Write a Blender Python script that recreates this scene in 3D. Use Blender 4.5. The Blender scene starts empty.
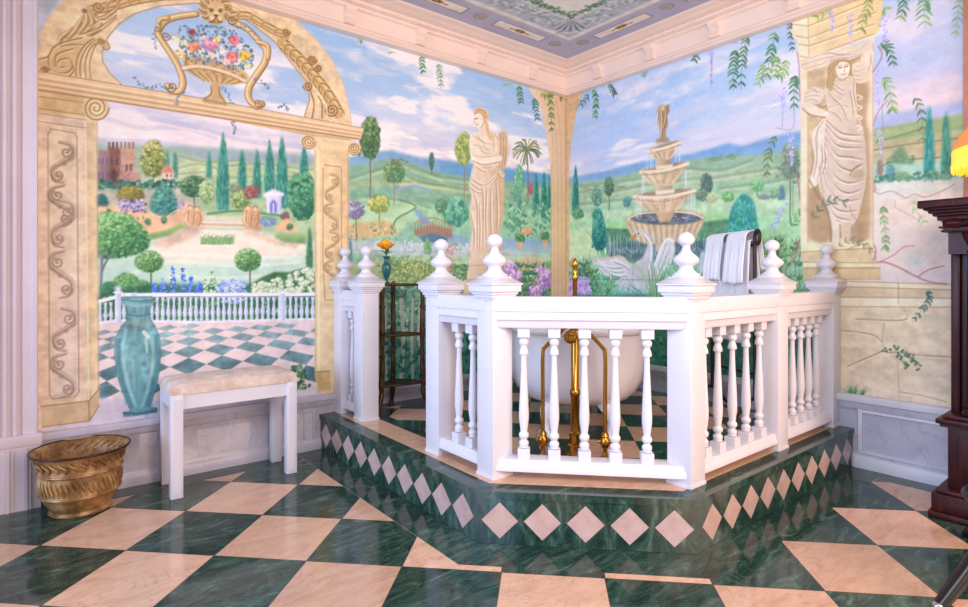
import bpy, bmesh, math, random
import numpy as np
from mathutils import Vector, Matrix
PI = math.pi
scn = bpy.context.scene
COL = scn.collection
random.seed(5)

# ---------------------------------------------------------------- camera (solved from the room's own lines)
FOC, YAW, Y0, CX, CY, CH = 560.4, math.radians(51.284), 276.05, -3.733, -3.4745, 1.1
FX, FY = math.cos(YAW), math.sin(YAW)
RX, RY = math.sin(YAW), -math.cos(YAW)
cd = bpy.data.cameras.new('camera')
cd.sensor_width = 36.0
cd.lens = FOC / 968 * 36
cd.shift_y = -(303.5 - Y0) / 968
cd.clip_start = 0.02
cam = bpy.data.objects.new('camera', cd)
COL.objects.link(cam)
cam.location = (CX, CY, CH)
cam.rotation_euler = (PI / 2, 0, YAW - PI / 2)
scn.camera = cam
CEIL = 2.957          # ceiling height
DECK = 0.2175         # raised bath platform

def lin(c):
    c = np.asarray(c, dtype=float) / 255.0
    return np.where(c <= 0.04045, c / 12.92, ((c + 0.055) / 1.055) ** 2.4)

# ---------------------------------------------------------------- mesh helpers
class MB:
    def __init__(s): s.v = []; s.f = []; s.m = []; s.sm = []
    def add(s, vs, fs, mi=0, smooth=False):
        b = len(s.v); s.v += [tuple(v) for v in vs]
        for f in fs: s.f.append([b + i for i in f]); s.m.append(mi); s.sm.append(smooth)
    def box(s, x0, x1, y0, y1, z0, z1, mi=0, bev=0.0):
        if x0 > x1: x0, x1 = x1, x0
        if y0 > y1: y0, y1 = y1, y0
        if z0 > z1: z0, z1 = z1, z0
        if bev <= 0:
            vs = [(x, y, z) for z in (z0, z1) for y in (y0, y1) for x in (x0, x1)]
            s.add(vs, [(0, 2, 3, 1), (4, 5, 7, 6), (0, 1, 5, 4), (2, 6, 7, 3), (0, 4, 6, 2), (1, 3, 7, 5)], mi)
        else:
            bm = bmesh.new(); bmesh.ops.create_cube(bm, size=1)
            for v in bm.verts:
                v.co = Vector(((x0 + x1) / 2 + v.co.x * (x1 - x0), (y0 + y1) / 2 + v.co.y * (y1 - y0), (z0 + z1) / 2 + v.co.z * (z1 - z0)))
            bmesh.ops.bevel(bm, geom=list(bm.edges), offset=bev, segments=2, affect='EDGES', profile=.6)
            s.frombm(bm, mi)
    def frombm(s, bm, mi=0, smooth=False, M=None):
        bm.verts.index_update()
        vs = [(M @ v.co) if M else v.co.copy() for v in bm.verts]
        s.add(vs, [[v.index for v in f.verts] for f in bm.faces], mi, smooth); bm.free()
    def lathe(s, prof, cx=0, cy=0, n=24, mi=0, smooth=True, M=None):
        vs = []; fs = []
        for r, z in prof:
            for k in range(n):
                a = 2 * PI * k / n
                p = Vector((cx + r * math.cos(a), cy + r * math.sin(a), z))
                vs.append(M @ p if M else p)
        for i in range(len(prof) - 1):
            for k in range(n):
                k2 = (k + 1) % n
                fs.append((i * n + k, i * n + k2, (i + 1) * n + k2, (i + 1) * n + k))
        fs.append([k for k in range(n)][::-1]); fs.append([(len(prof) - 1) * n + k for k in range(n)])
        s.add(vs, fs, mi, smooth)
    def tube(s, pts, r, n=10, mi=0, closed=False):
        pts = [Vector(p) for p in pts]; m = len(pts)
        rs = r if isinstance(r, (list, tuple)) else [r] * m
        vs = []; fs = []; up = None
        for i, p in enumerate(pts):
            if closed: t = (pts[(i + 1) % m] - pts[i - 1]).normalized()
            else: t = (pts[min(i + 1, m - 1)] - pts[max(i - 1, 0)]).normalized()
            if up is None:
                up = Vector((0, 0, 1)) if abs(t.z) < .9 else Vector((1, 0, 0))
            a = t.cross(up)
            if a.length < 1e-5: a = t.orthogonal()
            a.normalize(); b = a.cross(t).normalized(); up = b
            for k in range(n):
                q = 2 * PI * k / n
                vs.append(p + (a * math.cos(q) + b * math.sin(q)) * rs[i])
        for i in range(m if closed else m - 1):
            j = (i + 1) % m
            for k in range(n):
                k2 = (k + 1) % n
                fs.append((i * n + k, i * n + k2, j * n + k2, j * n + k))
        if not closed:
            fs.append([k for k in range(n)][::-1]); fs.append([(m - 1) * n + k for k in range(n)])
        s.add(vs, fs, mi, True)
    def prism(s, poly, axis, a, b, mi=0):
        # poly: 2-D loop in the plane across `axis`, pushed from a to b
        def P(q, t):
            return {'x': (t, q[0], q[1]), 'y': (q[0], t, q[1]), 'z': (q[0], q[1], t)}[axis]
        n = len(poly)
        vs = [P(q, a) for q in poly] + [P(q, b) for q in poly]
        fs = [(i, (i + 1) % n, n + (i + 1) % n, n + i) for i in range(n)] + [list(range(n))[::-1], list(range(n, 2 * n))]
        s.add(vs, fs, mi)
    def sweep(s, prof, path, mi=0):
        # prof: (offset to the room side, z) closed loop; path: list of (x, y, nx, ny) with mitred normals
        n = len(prof); vs = []; fs = []
        for x, y, nx, ny in path:
            for o, z in prof: vs.append((x + nx * o, y + ny * o, z))
        for i in range(len(path) - 1):
            for k in range(n):
                k2 = (k + 1) % n
                fs.append((i * n + k, i * n + k2, (i + 1) * n + k2, (i + 1) * n + k))
        fs.append(list(range(n))[::-1]); fs.append([(len(path) - 1) * n + k for k in range(n)])
        s.add(vs, fs, mi)
    def build(s, name, mats, parent=None, loc=None):
        me = bpy.data.meshes.new(name)
        me.from_pydata([tuple(v) for v in s.v], [], s.f)
        if not isinstance(mats, (list, tuple)): mats = [mats]
        for m in mats: me.materials.append(m)
        me.polygons.foreach_set('material_index', s.m)
        me.polygons.foreach_set('use_smooth', s.sm)
        bm = bmesh.new(); bm.from_mesh(me); bmesh.ops.recalc_face_normals(bm, faces=bm.faces); bm.to_mesh(me); bm.free()
        try: me.set_sharp_from_angle(angle=math.radians(50))
        except Exception: pass
        o = bpy.data.objects.new(name, me); COL.objects.link(o)
        if parent is not None:
            o.parent = parent
        if loc is not None: o.location = loc
        return o

def tag(o, label=None, cat=None, group=None, kind=None):
    if label: o['label'] = label
    if cat: o['category'] = cat
    if group: o['group'] = group
    if kind: o['kind'] = kind
    return o
def empty(name, loc, label, cat, rz=0, group=None):
    o = bpy.data.objects.new(name, None); COL.objects.link(o)
    o.empty_display_size = .05
    o.location = loc; o.rotation_euler = (0, 0, rz)
    return tag(o, label, cat, group)
def catmull(pts, n=8, closed=False):
    pts = [np.array(p, dtype=float) for p in pts]
    if len(pts) < 3 and not closed: return pts
    out = []; m = len(pts)
    for i in range(m if closed else m - 1):
        if closed: a, b, c, d = pts[i - 1], pts[i], pts[(i + 1) % m], pts[(i + 2) % m]
        else: a, b, c, d = pts[max(i - 1, 0)], pts[i], pts[i + 1], pts[min(i + 2, m - 1)]
        for k in range(n):
            t = k / n
            out.append(.5 * (2 * b + (c - a) * t + (2 * a - 5 * b + 4 * c - d) * t * t + (3 * b - a - 3 * c + d) * t ** 3))
    if not closed: out.append(pts[-1])
    return out

# ---------------------------------------------------------------- materials
class NT:
    def __init__(s, name):
        s.m = bpy.data.materials.new(name); s.m.use_nodes = True
        s.t = s.m.node_tree; s.n = s.t.nodes; s.l = s.t.links
        s.b = s.n['Principled BSDF']
    def new(s, t, **kw):
        x = s.n.new(t)
        for k, v in kw.items(): setattr(x, k, v)
        return x
    def put(s, sock, v):
        if isinstance(v, bpy.types.NodeSocket): s.l.new(v, sock)
        else: sock.default_value = v
    def math(s, op, a, b=None, c=None):
        x = s.new('ShaderNodeMath', operation=op)
        s.put(x.inputs[0], a)
        if b is not None: s.put(x.inputs[1], b)
        if c is not None: s.put(x.inputs[2], c)
        return x.outputs[0]
    def mix(s, f, a, b, mode='MIX'):
        x = s.new('ShaderNodeMix', data_type='RGBA', blend_type=mode)
        s.put(x.inputs[0], f)
        for i, q in ((6, a), (7, b)):
            s.put(x.inputs[i], q if isinstance(q, bpy.types.NodeSocket) else (*q[:3], 1))
        return x.outputs[2]
    def coord(s, k='Object'):
        return s.new('ShaderNodeTexCoord').outputs[k]
    def mapping(s, v, sc=(1, 1, 1), rot=(0, 0, 0), loc=(0, 0, 0)):
        x = s.new('ShaderNodeMapping'); s.l.new(v, x.inputs[0])
        x.inputs['Scale'].default_value = sc; x.inputs['Rotation'].default_value = rot; x.inputs['Location'].default_value = loc
        return x.outputs[0]
    def noise(s, v, scale, det=4, rough=.55, dist=0):
        x = s.new('ShaderNodeTexNoise'); s.l.new(v, x.inputs['Vector'])
        x.inputs['Scale'].default_value = scale; x.inputs['Detail'].default_value = det
        x.inputs['Roughness'].default_value = rough; x.inputs['Distortion'].default_value = dist
        return x.outputs['Fac']
    def ramp(s, f, stops):
        x = s.new('ShaderNodeValToRGB'); s.put(x.inputs[0], f)
        e = x.color_ramp.elements
        while len(e) < len(stops): e.new(.5)
        for i, (p, c) in enumerate(stops): e[i].position = p; e[i].color = (*c[:3], 1)
        return x.outputs[0]
    def bump(s, h, st=.3, d=.01):
        x = s.new('ShaderNodeBump'); x.inputs['Strength'].default_value = st; x.inputs['Distance'].default_value = d
        s.l.new(h, x.inputs['Height']); s.l.new(x.outputs[0], s.b.inputs['Normal'])
    def col(s, c): s.put(s.b.inputs['Base Color'], c if isinstance(c, bpy.types.NodeSocket) else (*c[:3], 1))
    def rough(s, r): s.put(s.b.inputs['Roughness'], r)
def L(*c): return tuple(float(q) for q in lin(c))

def simple(name, c, rough=.5, metal=0, nz=.06, nscale=12, bump=0, c2=None, coat=0):
    t = NT(name); v = t.coord()
    f = t.noise(v, nscale, 5)
    a = np.array(L(*c)); b = np.array(L(*c2)) if c2 else a * (1 - nz * 3)
    t.col(t.ramp(f, [(.3, tuple(b)), (.7, tuple(a))]))
    t.rough(rough); t.b.inputs['Metallic'].default_value = metal
    if coat: t.b.inputs['Coat Weight'].default_value = coat; t.b.inputs['Coat Roughness'].default_value = .1
    if bump: t.bump(t.noise(v, nscale * 4, 6), bump, .004)
    return t.m

M_white = simple('white_paint', (229, 225, 233), .32, nz=.015, nscale=6)
M_trim = simple('warm_white_trim', (250, 226, 212), .45, nz=.02, nscale=5)
M_case = simple('white_paint_mauve_light', (226, 210, 216), .35, nz=.03, nscale=4)  # white casing paint; the mauve cast of the light is put into its colour
M_enamel = simple('white_enamel', (240, 238, 244), .12, nz=.01, coat=.5)
M_brass = simple('polished_brass', (214, 158, 66), .22, 1, nz=.12, nscale=9)
M_cushion = simple('beige_fabric', (236, 218, 206), .9, nz=.1, nscale=16, bump=.25, c2=(206, 178, 162))
M_towel = simple('pale_terry', (246, 246, 255), .95, nz=.02, nscale=60, bump=.5)
M_iron = simple('dark_iron', (52, 34, 34), .4, .3, nz=.1)
M_bronze = simple('dark_bronze', (98, 70, 46), .4, .6, nz=.2, nscale=20, c2=(50, 32, 22))
M_teal = simple('teal_glass', (20, 110, 112), .15, nz=.15, nscale=25, coat=.5)
M_leaf = simple('leaf_green', (70, 120, 60), .6, nz=.15)
M_black = simple('black_lacquer', (22, 20, 24), .3, nz=.1)
def mahogany():
    t = NT('mahogany'); v = t.mapping(t.coord(), (9, 9, 1.1))
    f = t.noise(v, 3, 6, .6, 1.2)
    t.col(t.ramp(f, [(.25, L(24, 6, 8)), (.55, L(58, 16, 15)), (.8, L(96, 32, 22))])); t.rough(.34)
    t.b.inputs['Specular IOR Level'].default_value = .22
    return t.m
M_wood = mahogany()

def marble(t, v, seed=0.0):
    """green and peach marble colours, sockets"""
    v2 = t.mapping(v, loc=(seed, seed * 1.7, 0))
    n1 = t.noise(t.mapping(v2, (1, 3.6, 1), rot=(0, 0, .6)), 6, 9, .72, .9)
    n2 = t.noise(v2, 19, 6, .6, .4)
    g = t.ramp(n1, [(.34, L(22, 42, 38)), (.46, L(38, 64, 56)), (.56, L(58, 88, 76)), (.68, L(104, 132, 116))])
    g = t.mix(t.math('MULTIPLY', n2, .35), g, L(18, 36, 33))
    vein = t.math('ABSOLUTE', t.math('SUBTRACT', t.noise(v2, 3.2, 7, .6, 1.5), .5))
    vm = t.math('MULTIPLY', t.math('LESS_THAN', vein, .0035), .4)
    p = t.ramp(n1, [(.25, L(200, 154, 126)), (.5, L(222, 180, 152)), (.75, L(236, 200, 172))])
    p = t.mix(t.math('MULTIPLY', n2, .16), p, L(202, 150, 120))
    p = t.mix(vm, p, L(150, 96, 82))
    g = t.mix(t.math('MULTIPLY', vm, .5), g, L(120, 160, 145))
    return g, p

def floor_mat():
    t = NT('marble_checker_floor'); v = t.coord()
    sep = t.new('ShaderNodeSeparateXYZ'); t.l.new(v, sep.inputs[0]); X, Y = sep.outputs[0], sep.outputs[1]
    T, OX, OY = 0.3778, -3.7165, -0.5557
    dx = t.math('SUBTRACT', X, OX); dy = t.math('SUBTRACT', Y, OY)
    k = .70710678 / T
    a = t.math('MULTIPLY', t.math('ADD', dx, dy), k); b = t.math('MULTIPLY', t.math('SUBTRACT', dx, dy), k)
    par = t.math('MODULO', t.math('ADD', t.math('ADD', t.math('FLOOR', a), t.math('FLOOR', b)), 100.0), 2.0)
    ch = t.math('GREATER_THAN', par, .5)            # 1 -> green
    def edge(q):
        fr = t.math('FRACT', t.math('ADD', q, 100.0)); return t.math('MINIMUM', fr, t.math('SUBTRACT', 1.0, fr))
    gr = t.math('LESS_THAN', t.math('MINIMUM', edge(a), edge(b)), .006)
    # border of plain green slabs along the walls and round the platform
    bw = t.math('GREATER_THAN', t.math('MAXIMUM', X, Y), -.175)
    p1 = t.math('GREATER_THAN', X, -2.31 - .163); p2 = t.math('GREATER_THAN', Y, -2.278 - .157)
    p3 = t.math('GREATER_THAN', t.math('ADD', X, Y), -3.974 - .245)
    bp = t.math('MULTIPLY', t.math('MULTIPLY', p1, p2), p3)
    bd = t.math('MAXIMUM', bw, bp)
    # thin seam at the border's rim
    def rim(q, at): return t.math('LESS_THAN', t.math('ABSOLUTE', t.math('SUBTRACT', q, at)), .0022)
    mask = t.math('SUBTRACT', 1.0, bd)
    green = t.math('MAXIMUM', ch, bd)
    g, p = marble(t, v)
    # every slab its own tone
    wn = t.new('ShaderNodeTexWhiteNoise'); cmb = t.new('ShaderNodeCombineXYZ')
    t.l.new(t.math('FLOOR', a), cmb.inputs[0]); t.l.new(t.math('FLOOR', b), cmb.inputs[1]); t.l.new(cmb.outputs[0], wn.inputs[0])
    tone = t.math('MULTIPLY_ADD', wn.outputs[0], .3, .85)
    c = t.mix(green, p, g)
    cc = t.new('ShaderNodeVectorMath', operation='SCALE'); t.l.new(c, cc.inputs[0]); t.l.new(tone, cc.inputs['Scale'])
    c = t.mix(t.math('MULTIPLY', gr, mask), cc.outputs[0], L(70, 66, 60))
    seam = t.math('MULTIPLY', t.math('MULTIPLY', rim(X, -2.473), t.math('LESS_THAN', t.math('ABSOLUTE', t.math('ADD', Y, .9)), .84)), 1.0)
    c = t.mix(t.math('MULTIPLY', seam, .5), c, L(140, 160, 150))
    t.col(c); t.rough(t.math('MULTIPLY_ADD', t.noise(v, 30, 3), .06, .07))
    t.b.inputs['Specular IOR Level'].default_value = .5
    return t.m
def deck_mat():
    t = NT('platform_marble_floor'); v = t.coord()
    sep = t.new('ShaderNodeSeparateXYZ'); t.l.new(v, sep.inputs[0]); X, Y = sep.outputs[0], sep.outputs[1]
    d = t.math('MINIMUM', t.math('SUBTRACT', X, -2.31), t.math('SUBTRACT', Y, -2.278))
    d = t.math('MINIMUM', d, t.math('MULTIPLY', t.math('SUBTRACT', t.math('ADD', X, Y), -3.974), .7071))
    dw = t.math('MINIMUM', t.math('MULTIPLY', X, -1.0), t.math('MULTIPLY', Y, -1.0))
    k = .70710678 / .29
    a = t.math('MULTIPLY', t.math('ADD', X, Y), k); b = t.math('MULTIPLY', t.math('SUBTRACT', X, Y), k)
    ch = t.math('GREATER_THAN', t.math('MODULO', t.math('ADD', t.math('ADD', t.math('FLOOR', a), t.math('FLOOR', b)), 100.0), 2.0), .5)
    g, p = marble(t, v, 3.1)
    strip = t.math('MULTIPLY', t.math('GREATER_THAN', d, .235), t.math('LESS_THAN', d, .31))
    inner = t.math('GREATER_THAN', d, .31)
    green = t.math('MAXIMUM', t.math('MULTIPLY', inner, ch), strip)
    green = t.math('MAXIMUM', green, t.math('LESS_THAN', dw, .13))
    t.col(t.mix(green, p, g)); t.rough(.1)
    return t.m
def green_mat():
    t = NT('green_marble'); g, p = marble(t, t.coord(), 7.7); t.col(g); t.rough(.12); return t.m
def peach_mat():
    t = NT('peach_marble'); g, p = marble(t, t.coord(), 5.2); t.col(p); t.rough(.14); return t.m
M_diam = simple('pink_marble_diamond', (212, 182, 174), .14, nz=.08, nscale=14, c2=(190, 158, 150))
M_floor, M_deck, M_green, M_peach = floor_mat(), deck_mat(), green_mat(), peach_mat()
def faux_marble(name, c1, c2):
    t = NT(name); v = t.coord()
    n1 = t.noise(v, 4, 8, .65, 1.2)
    c = t.ramp(n1, [(.3, L(*c1)), (.65, L(*c2))])
    vein = t.math('LESS_THAN', t.math('ABSOLUTE', t.math('SUBTRACT', t.noise(v, 2.6, 8, .6, 1.6), .5)), .008)
    c = t.mix(t.math('MULTIPLY', vein, .25), c, L(120, 120, 150))
    t.col(c); t.rough(.3); return t.m
M_wains = faux_marble('grey_faux_marble', (184, 176, 188), (216, 208, 214))
M_wains2 = faux_marble('pale_faux_marble', (190, 182, 192), (220, 210, 214))
M_wall = simple('plaster_wall', (226, 214, 200), .7)

def mural_mat(name):
    t = NT(name)
    a = t.new('ShaderNodeVertexColor', layer_name='paint')
    v = t.coord(); n = t.noise(v, 55, 5, .6)
    g = t.new('ShaderNodeVectorMath', operation='SCALE'); t.l.new(a.outputs[0], g.inputs[0]); t.l.new(t.math('MULTIPLY_ADD', n, .16, .92), g.inputs['Scale'])
    t.col(g.outputs[0]); t.rough(.55); t.b.inputs['Specular IOR Level'].default_value = .25
    return t.m
WORLD, E_COOL, E_WARM, E_TOP, E_WARM_FILL, EXPO = 0.62, 36, 86, 38, 13, 0.1
# ---------------------------------------------------------------- the wall paintings: a brush that works on the wall itself
RS = np.random.RandomState(11)
class Mural:
    """A painted plane. Points are read off the photograph and carried onto the wall, then painted there in metres."""
    def __init__(s, plane, u0, u1, w0, w1, res):
        s.plane, s.u0, s.w0, s.res = plane, u0, w0, res
        s.W = int((u1 - u0) * res) + 1; s.H = int((w1 - w0) * res) + 1
        s.u1 = u0 + (s.W - 1) / res; s.w1 = w0 + (s.H - 1) / res
        s.a = np.zeros((s.H, s.W, 3)); s.N = {}
        s.nf = s.fbm(90, 90, 4); s.nh = s.fbm(30, 110, 4)
    def to(s, px, py):
        k = (px - 484) / FOC; dx, dy, dz = FX + RX * k, FY + RY * k, -(py - Y0) / FOC
        if s.plane == 'A': t = -CY / dy; u, w = CX + t * dx, CH + t * dz
        elif s.plane == 'B': t = -CX / dx; u, w = CY + t * dy, CH + t * dz
        else: t = (CEIL - CH) / dz; u, w = CX + t * dx, CY + t * dy
        return ((u - s.u0) * s.res, (w - s.w0) * s.res)
    def m(s, pts): return np.array([s.to(*p) for p in pts])
    def sc(s, p):
        a = np.array(s.to(*p)); b = np.array(s.to(p[0] + 1, p[1])); c = np.array(s.to(p[0], p[1] + 1))
        return abs(b - a).max(), abs(c - a).max()
    def fbm(s, nx, ny, oc):
        out = np.zeros((s.H, s.W)); tot = 0
        for o in range(oc):
            gx, gy = max(2, int(nx * 2 ** o * s.W / 800)), max(2, int(ny * 2 ** o * s.H / 800))
            g = RS.rand(gy + 2, gx + 2)
            X = np.linspace(0, gx, s.W); Y = np.linspace(0, gy, s.H)
            xi = X.astype(int); yi = Y.astype(int); fx = X - xi; fy = Y - yi
            fx = fx * fx * (3 - 2 * fx); fy = fy * fy * (3 - 2 * fy)
            a = g[yi][:, xi] * (1 - fx) + g[yi][:, xi + 1] * fx
            b = g[yi + 1][:, xi] * (1 - fx) + g[yi + 1][:, xi + 1] * fx
            out += (a * (1 - fy)[:, None] + b * fy[:, None]) * .55 ** o; tot += .55 ** o
        out /= tot
        return np.clip((out - out.mean()) / (out.std() * 4) + .5, 0, 1)
    def blur(s, M, r):
        for _ in range(2):
            for ax in (0, 1):
                k = max(1, int(r)); A = M.copy(); n = 1
                for q in range(1, k + 1):
                    A += np.roll(M, q, ax) + np.roll(M, -q, ax); n += 2
                M = A / n
        return M
    def blend(s, y0, y1, x0, x1, M, C):
        v = s.a[y0:y1, x0:x1]; M = M[..., None]
        s.a[y0:y1, x0:x1] = v * (1 - M) + np.asarray(C, float) * M
    def mask(s, P, pad):
        x0, x1 = int(max(0, P[:, 0].min() - pad)), int(min(s.W, P[:, 0].max() + pad + 2))
        y0, y1 = int(max(0, P[:, 1].min() - pad)), int(min(s.H, P[:, 1].max() + pad + 2))
        if x1 <= x0 or y1 <= y0: return None
        n = len(P); acc = 0.0
        for ox, oy in ((-.25, -.25), (.25, -.25), (-.25, .25), (.25, .25)):
            X = (np.arange(x0, x1) + ox)[None, :]; Y = (np.arange(y0, y1) + oy)[:, None]; I = np.zeros((y1 - y0, x1 - x0), bool)
            for i in range(n):
                ax, ay = P[i]; bx, by = P[(i + 1) % n]
                if ay == by: continue
                r0, r1 = int(max(0, min(ay, by) - y0 - 1)), int(max(0, max(ay, by) - y0 + 2))
                Ys = Y[r0:r1]
                I[r0:r1] ^= ((ay > Ys) != (by > Ys)) & (X < (bx - ax) * (Ys - ay) / (by - ay) + ax)
            acc = acc + I
        return y0, y1, x0, x1, acc / 4
    def poly(s, pts, c, a=1.0, soft=1, n=.06, c2=None, smooth=0, lr=None, raw=False):
        if smooth: pts = catmull(pts, smooth, True)
        P = np.asarray(pts) if raw else s.m(pts)
        r = s.mask(P, 3 * soft + 2)
        if r is None: return
        y0, y1, x0, x1, M = r
        if soft: M = s.blur(M, soft)
        C = np.broadcast_to(np.array(c, float), M.shape + (3,))
        if c2 is not None:
            t = np.clip((P[:, 1].max() - np.arange(y0, y1)) / max(1, np.ptp(P[:, 1])), 0, 1)[:, None, None]
            C = C * (1 - t) + np.array(c2, float) * t
        if lr is not None:
            t = np.clip((np.arange(x0, x1) - P[:, 0].min()) / max(1, np.ptp(P[:, 0])), 0, 1)[None, :, None]
            if s.plane == 'B': t = 1 - t
            C = C * (1 - t) + np.array(lr, float) * t
        if n: C = C * (1 + n * 1.3 * (s.nf[y0:y1, x0:x1, None] - .5) + n * .6 * (s.nh[y0:y1, x0:x1, None] - .5))
        s.blend(y0, y1, x0, x1, np.clip(M * a, 0, 1), C)
    def seg(s, P, W, c, a):
        pad = W.max() + 2
        x0, x1 = int(max(0, P[:, 0].min() - pad)), int(min(s.W, P[:, 0].max() + pad + 2))
        y0, y1 = int(max(0, P[:, 1].min() - pad)), int(min(s.H, P[:, 1].max() + pad + 2))
        if x1 <= x0 or y1 <= y0: return
        X, Y = np.meshgrid(np.arange(x0, x1), np.arange(y0, y1)); M = np.zeros(X.shape)
        for i in range(len(P) - 1):
            ax, ay = P[i]; dx, dy = P[i + 1] - P[i]; l = dx * dx + dy * dy + 1e-9
            t = np.clip(((X - ax) * dx + (Y - ay) * dy) / l, 0, 1)
            d = np.hypot(X - ax - t * dx, Y - ay - t * dy); w = W[i] * (1 - t) + W[i + 1] * t
            M = np.maximum(M, np.clip(w - d + .5, 0, 1) * np.minimum(1, w * 2))
        s.blend(y0, y1, x0, x1, M * a, c)
    def stroke(s, pts, w, c, a=1.0, sm=5, taper=0):
        if sm and len(pts) > 2: pts = catmull(pts, sm)
        P = s.m(pts); hx, hy = s.sc(pts[len(pts) // 2]); k = (hx + hy) / 2 * .5
        n = len(P); W = np.full(n, w * k)
        if taper == 1: W = W * np.linspace(1, .15, n)
        elif taper == 2: W = W * (np.sin(np.linspace(.12, .97, n) * PI))
        for i in range(0, n - 1, 12): s.seg(P[i:i + 13], W[i:i + 13], c, a)
    def dab(s, px, py, rx, ry, c, a=.9, rot=0.0):
        cx, cy = s.to(px, py); hx, hy = s.sc((px, py)); rx = max(.55, rx * hx); ry = max(.55, ry * hy); R = max(rx, ry) + 1.5
        x0, x1, y0, y1 = int(max(0, cx - R)), int(min(s.W, cx + R + 2)), int(max(0, cy - R)), int(min(s.H, cy + R + 2))
        if x1 <= x0 or y1 <= y0: return
        X, Y = np.meshgrid(np.arange(x0, x1) - cx, np.arange(y0, y1) - cy)
        if rot: X, Y = X * math.cos(rot) + Y * math.sin(rot), -X * math.sin(rot) + Y * math.cos(rot)
        d = np.sqrt((X / rx) ** 2 + (Y / ry) ** 2)
        s.blend(y0, y1, x0, x1, np.clip((1 - d) * min(rx, ry) + .5, 0, 1) * a, c)
    def ell(s, x, y, rx, ry, c, a=1.0, **k):
        s.poly([(x + rx * math.cos(q), y + ry * math.sin(q)) for q in np.linspace(0, 2 * PI, 22)[:-1]], c, a, **k)
    def dabs(s, pts, n, size, cols, a=.85, rot=1.5, light=0):
        """n brush dabs inside a loop; light=1 keeps the pale colours (last) to the upper left, as the painter did"""
        Q = np.array(pts, float); lo, hi = Q.min(0), Q.max(0); k = 0; tries = 0
        while k < n and tries < n * 8:
            tries += 1; x, y = lo + RS.rand(2) * (hi - lo); ins = False
            for i in range(len(Q)):
                ax, ay = Q[i]; bx, by = Q[(i + 1) % len(Q)]
                if (ay > y) != (by > y) and x < (bx - ax) * (y - ay) / (by - ay) + ax: ins = not ins
            if not ins: continue
            k += 1
            if light:
                t = 1 - ((x - lo[0]) / max(1e-6, hi[0] - lo[0]) * .35 + (y - lo[1]) / max(1e-6, hi[1] - lo[1]) * .65) + RS.randn() * .2
                ci = int(np.clip(t * len(cols), 0, len(cols) - 1))
            else: ci = RS.randint(len(cols))
            f = .7 + RS.rand() * .6
            c = np.array(cols[ci]) + RS.randn() * 5
            s.dab(x, y, size[0] * f, size[1] * f, c, a, (RS.rand() - .5) * 2 * rot)
    # ---- motifs
    def ring(s, x, y, rx, ry, k=16, j=.08):
        return [(x + rx * math.cos(q) * (1 + RS.randn() * j), y + ry * math.sin(q) * (1 + RS.randn() * j)) for q in np.linspace(0, 2 * PI, k + 1)[:-1]]
    def ball(s, x, y, rx, ry, cols, n=70, sz=1.1):
        r = s.ring(x, y, rx, ry, 18, .05)
        s.poly(r, cols[0], 1, soft=1); s.dabs(r, n, (sz, sz * .8), cols, light=1)
    def cypress(s, x, yt, yb, hw, c=((38, 110, 100), (62, 146, 130), (98, 178, 158)), n=None):
        h = yb - yt
        P = [(x, yt), (x + hw * .35, yt + h * .13), (x + hw * .75, yt + h * .4), (x + hw, yt + h * .75), (x + hw * .9, yb), (x - hw * .9, yb), (x - hw, yt + h * .75), (x - hw * .7, yt + h * .4), (x - hw * .3, yt + h * .13)]
        s.poly(P, c[1], 1, lr=c[0], n=.1); s.dabs(P, n or int(h * hw * .25) + 8, (max(.5, hw * .13), max(1.2, h * .035)), c, .6, .15)
    def tree(s, x, yt, yc, yb, hw, cols, n=70, sz=1.4, tr=(120, 105, 95), tw=1.2):
        s.stroke([(x, yb), (x + .4, (yc + yb) / 2), (x, yc - 3)], tw, tr, .9); s.ball(x, (yt + yc) / 2, hw, (yc - yt) / 2, cols, n, sz)
    def sprig(s, path, n, ln, w, cols, stem=(90, 120, 80), sp=.75):
        P = catmull(path, 8); P = np.array(P); m = len(P)
        s.stroke(path, .6, stem, .8)
        for i in range(n):
            q = int((i + .5) / n * (m - 2)); p = P[q]; d = P[q + 1] - P[q]; a = math.atan2(d[1], d[0]); f = 1 - .35 * abs(i / n - .4)
            for sg in (-1, 1):
                b = a + sg * sp * (1 + RS.randn() * .12); l = ln * f * (.85 + RS.rand() * .3); c = cols[RS.randint(len(cols))]
                e = (p[0] + math.cos(b) * l, p[1] + math.sin(b) * l)
                mid = ((p[0] + e[0]) / 2 + math.cos(a) * -.06 * l, (p[1] + e[1]) / 2 + math.sin(a) * -.06 * l)
                s.stroke([tuple(p), mid, e], w, c, .92, 4, 2)
    def wist(s, x, y0, y1, w, cols=((176, 160, 226), (204, 190, 236), (150, 150, 222), (222, 200, 232)), n=None):
        for i in range(n or int((y1 - y0) * 1.6)):
            t = RS.rand(); s.dab(x + RS.randn() * w * .45 * (1 - t * .75), y0 + t * (y1 - y0), .9, .9, cols[RS.randint(len(cols))], .8)
    def spiral(s, x, y, r, c, turns=2.2, w=1.1, d=1, a0=0.0):
        s.stroke([(x + d * r * (1 - t * .88) * math.cos(a0 + t * turns * 2 * PI), y + r * (1 - t * .88) * math.sin(a0 + t * turns * 2 * PI)) for t in np.linspace(0, 1, int(14 * turns))], w, c, .9, 0)
    def blades(s, x0, x1, y, h, n, cols, w=1.2, lean=.35):
        for i in range(n):
            x = x0 + RS.rand() * (x1 - x0); hh = h * (.6 + RS.rand() * .5); k = RS.randn() * lean
            s.stroke([(x, y), (x + k * hh * .4, y - hh * .6), (x + k * hh, y - hh)], w, cols[RS.randint(len(cols))], .85, 4, 1)
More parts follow.
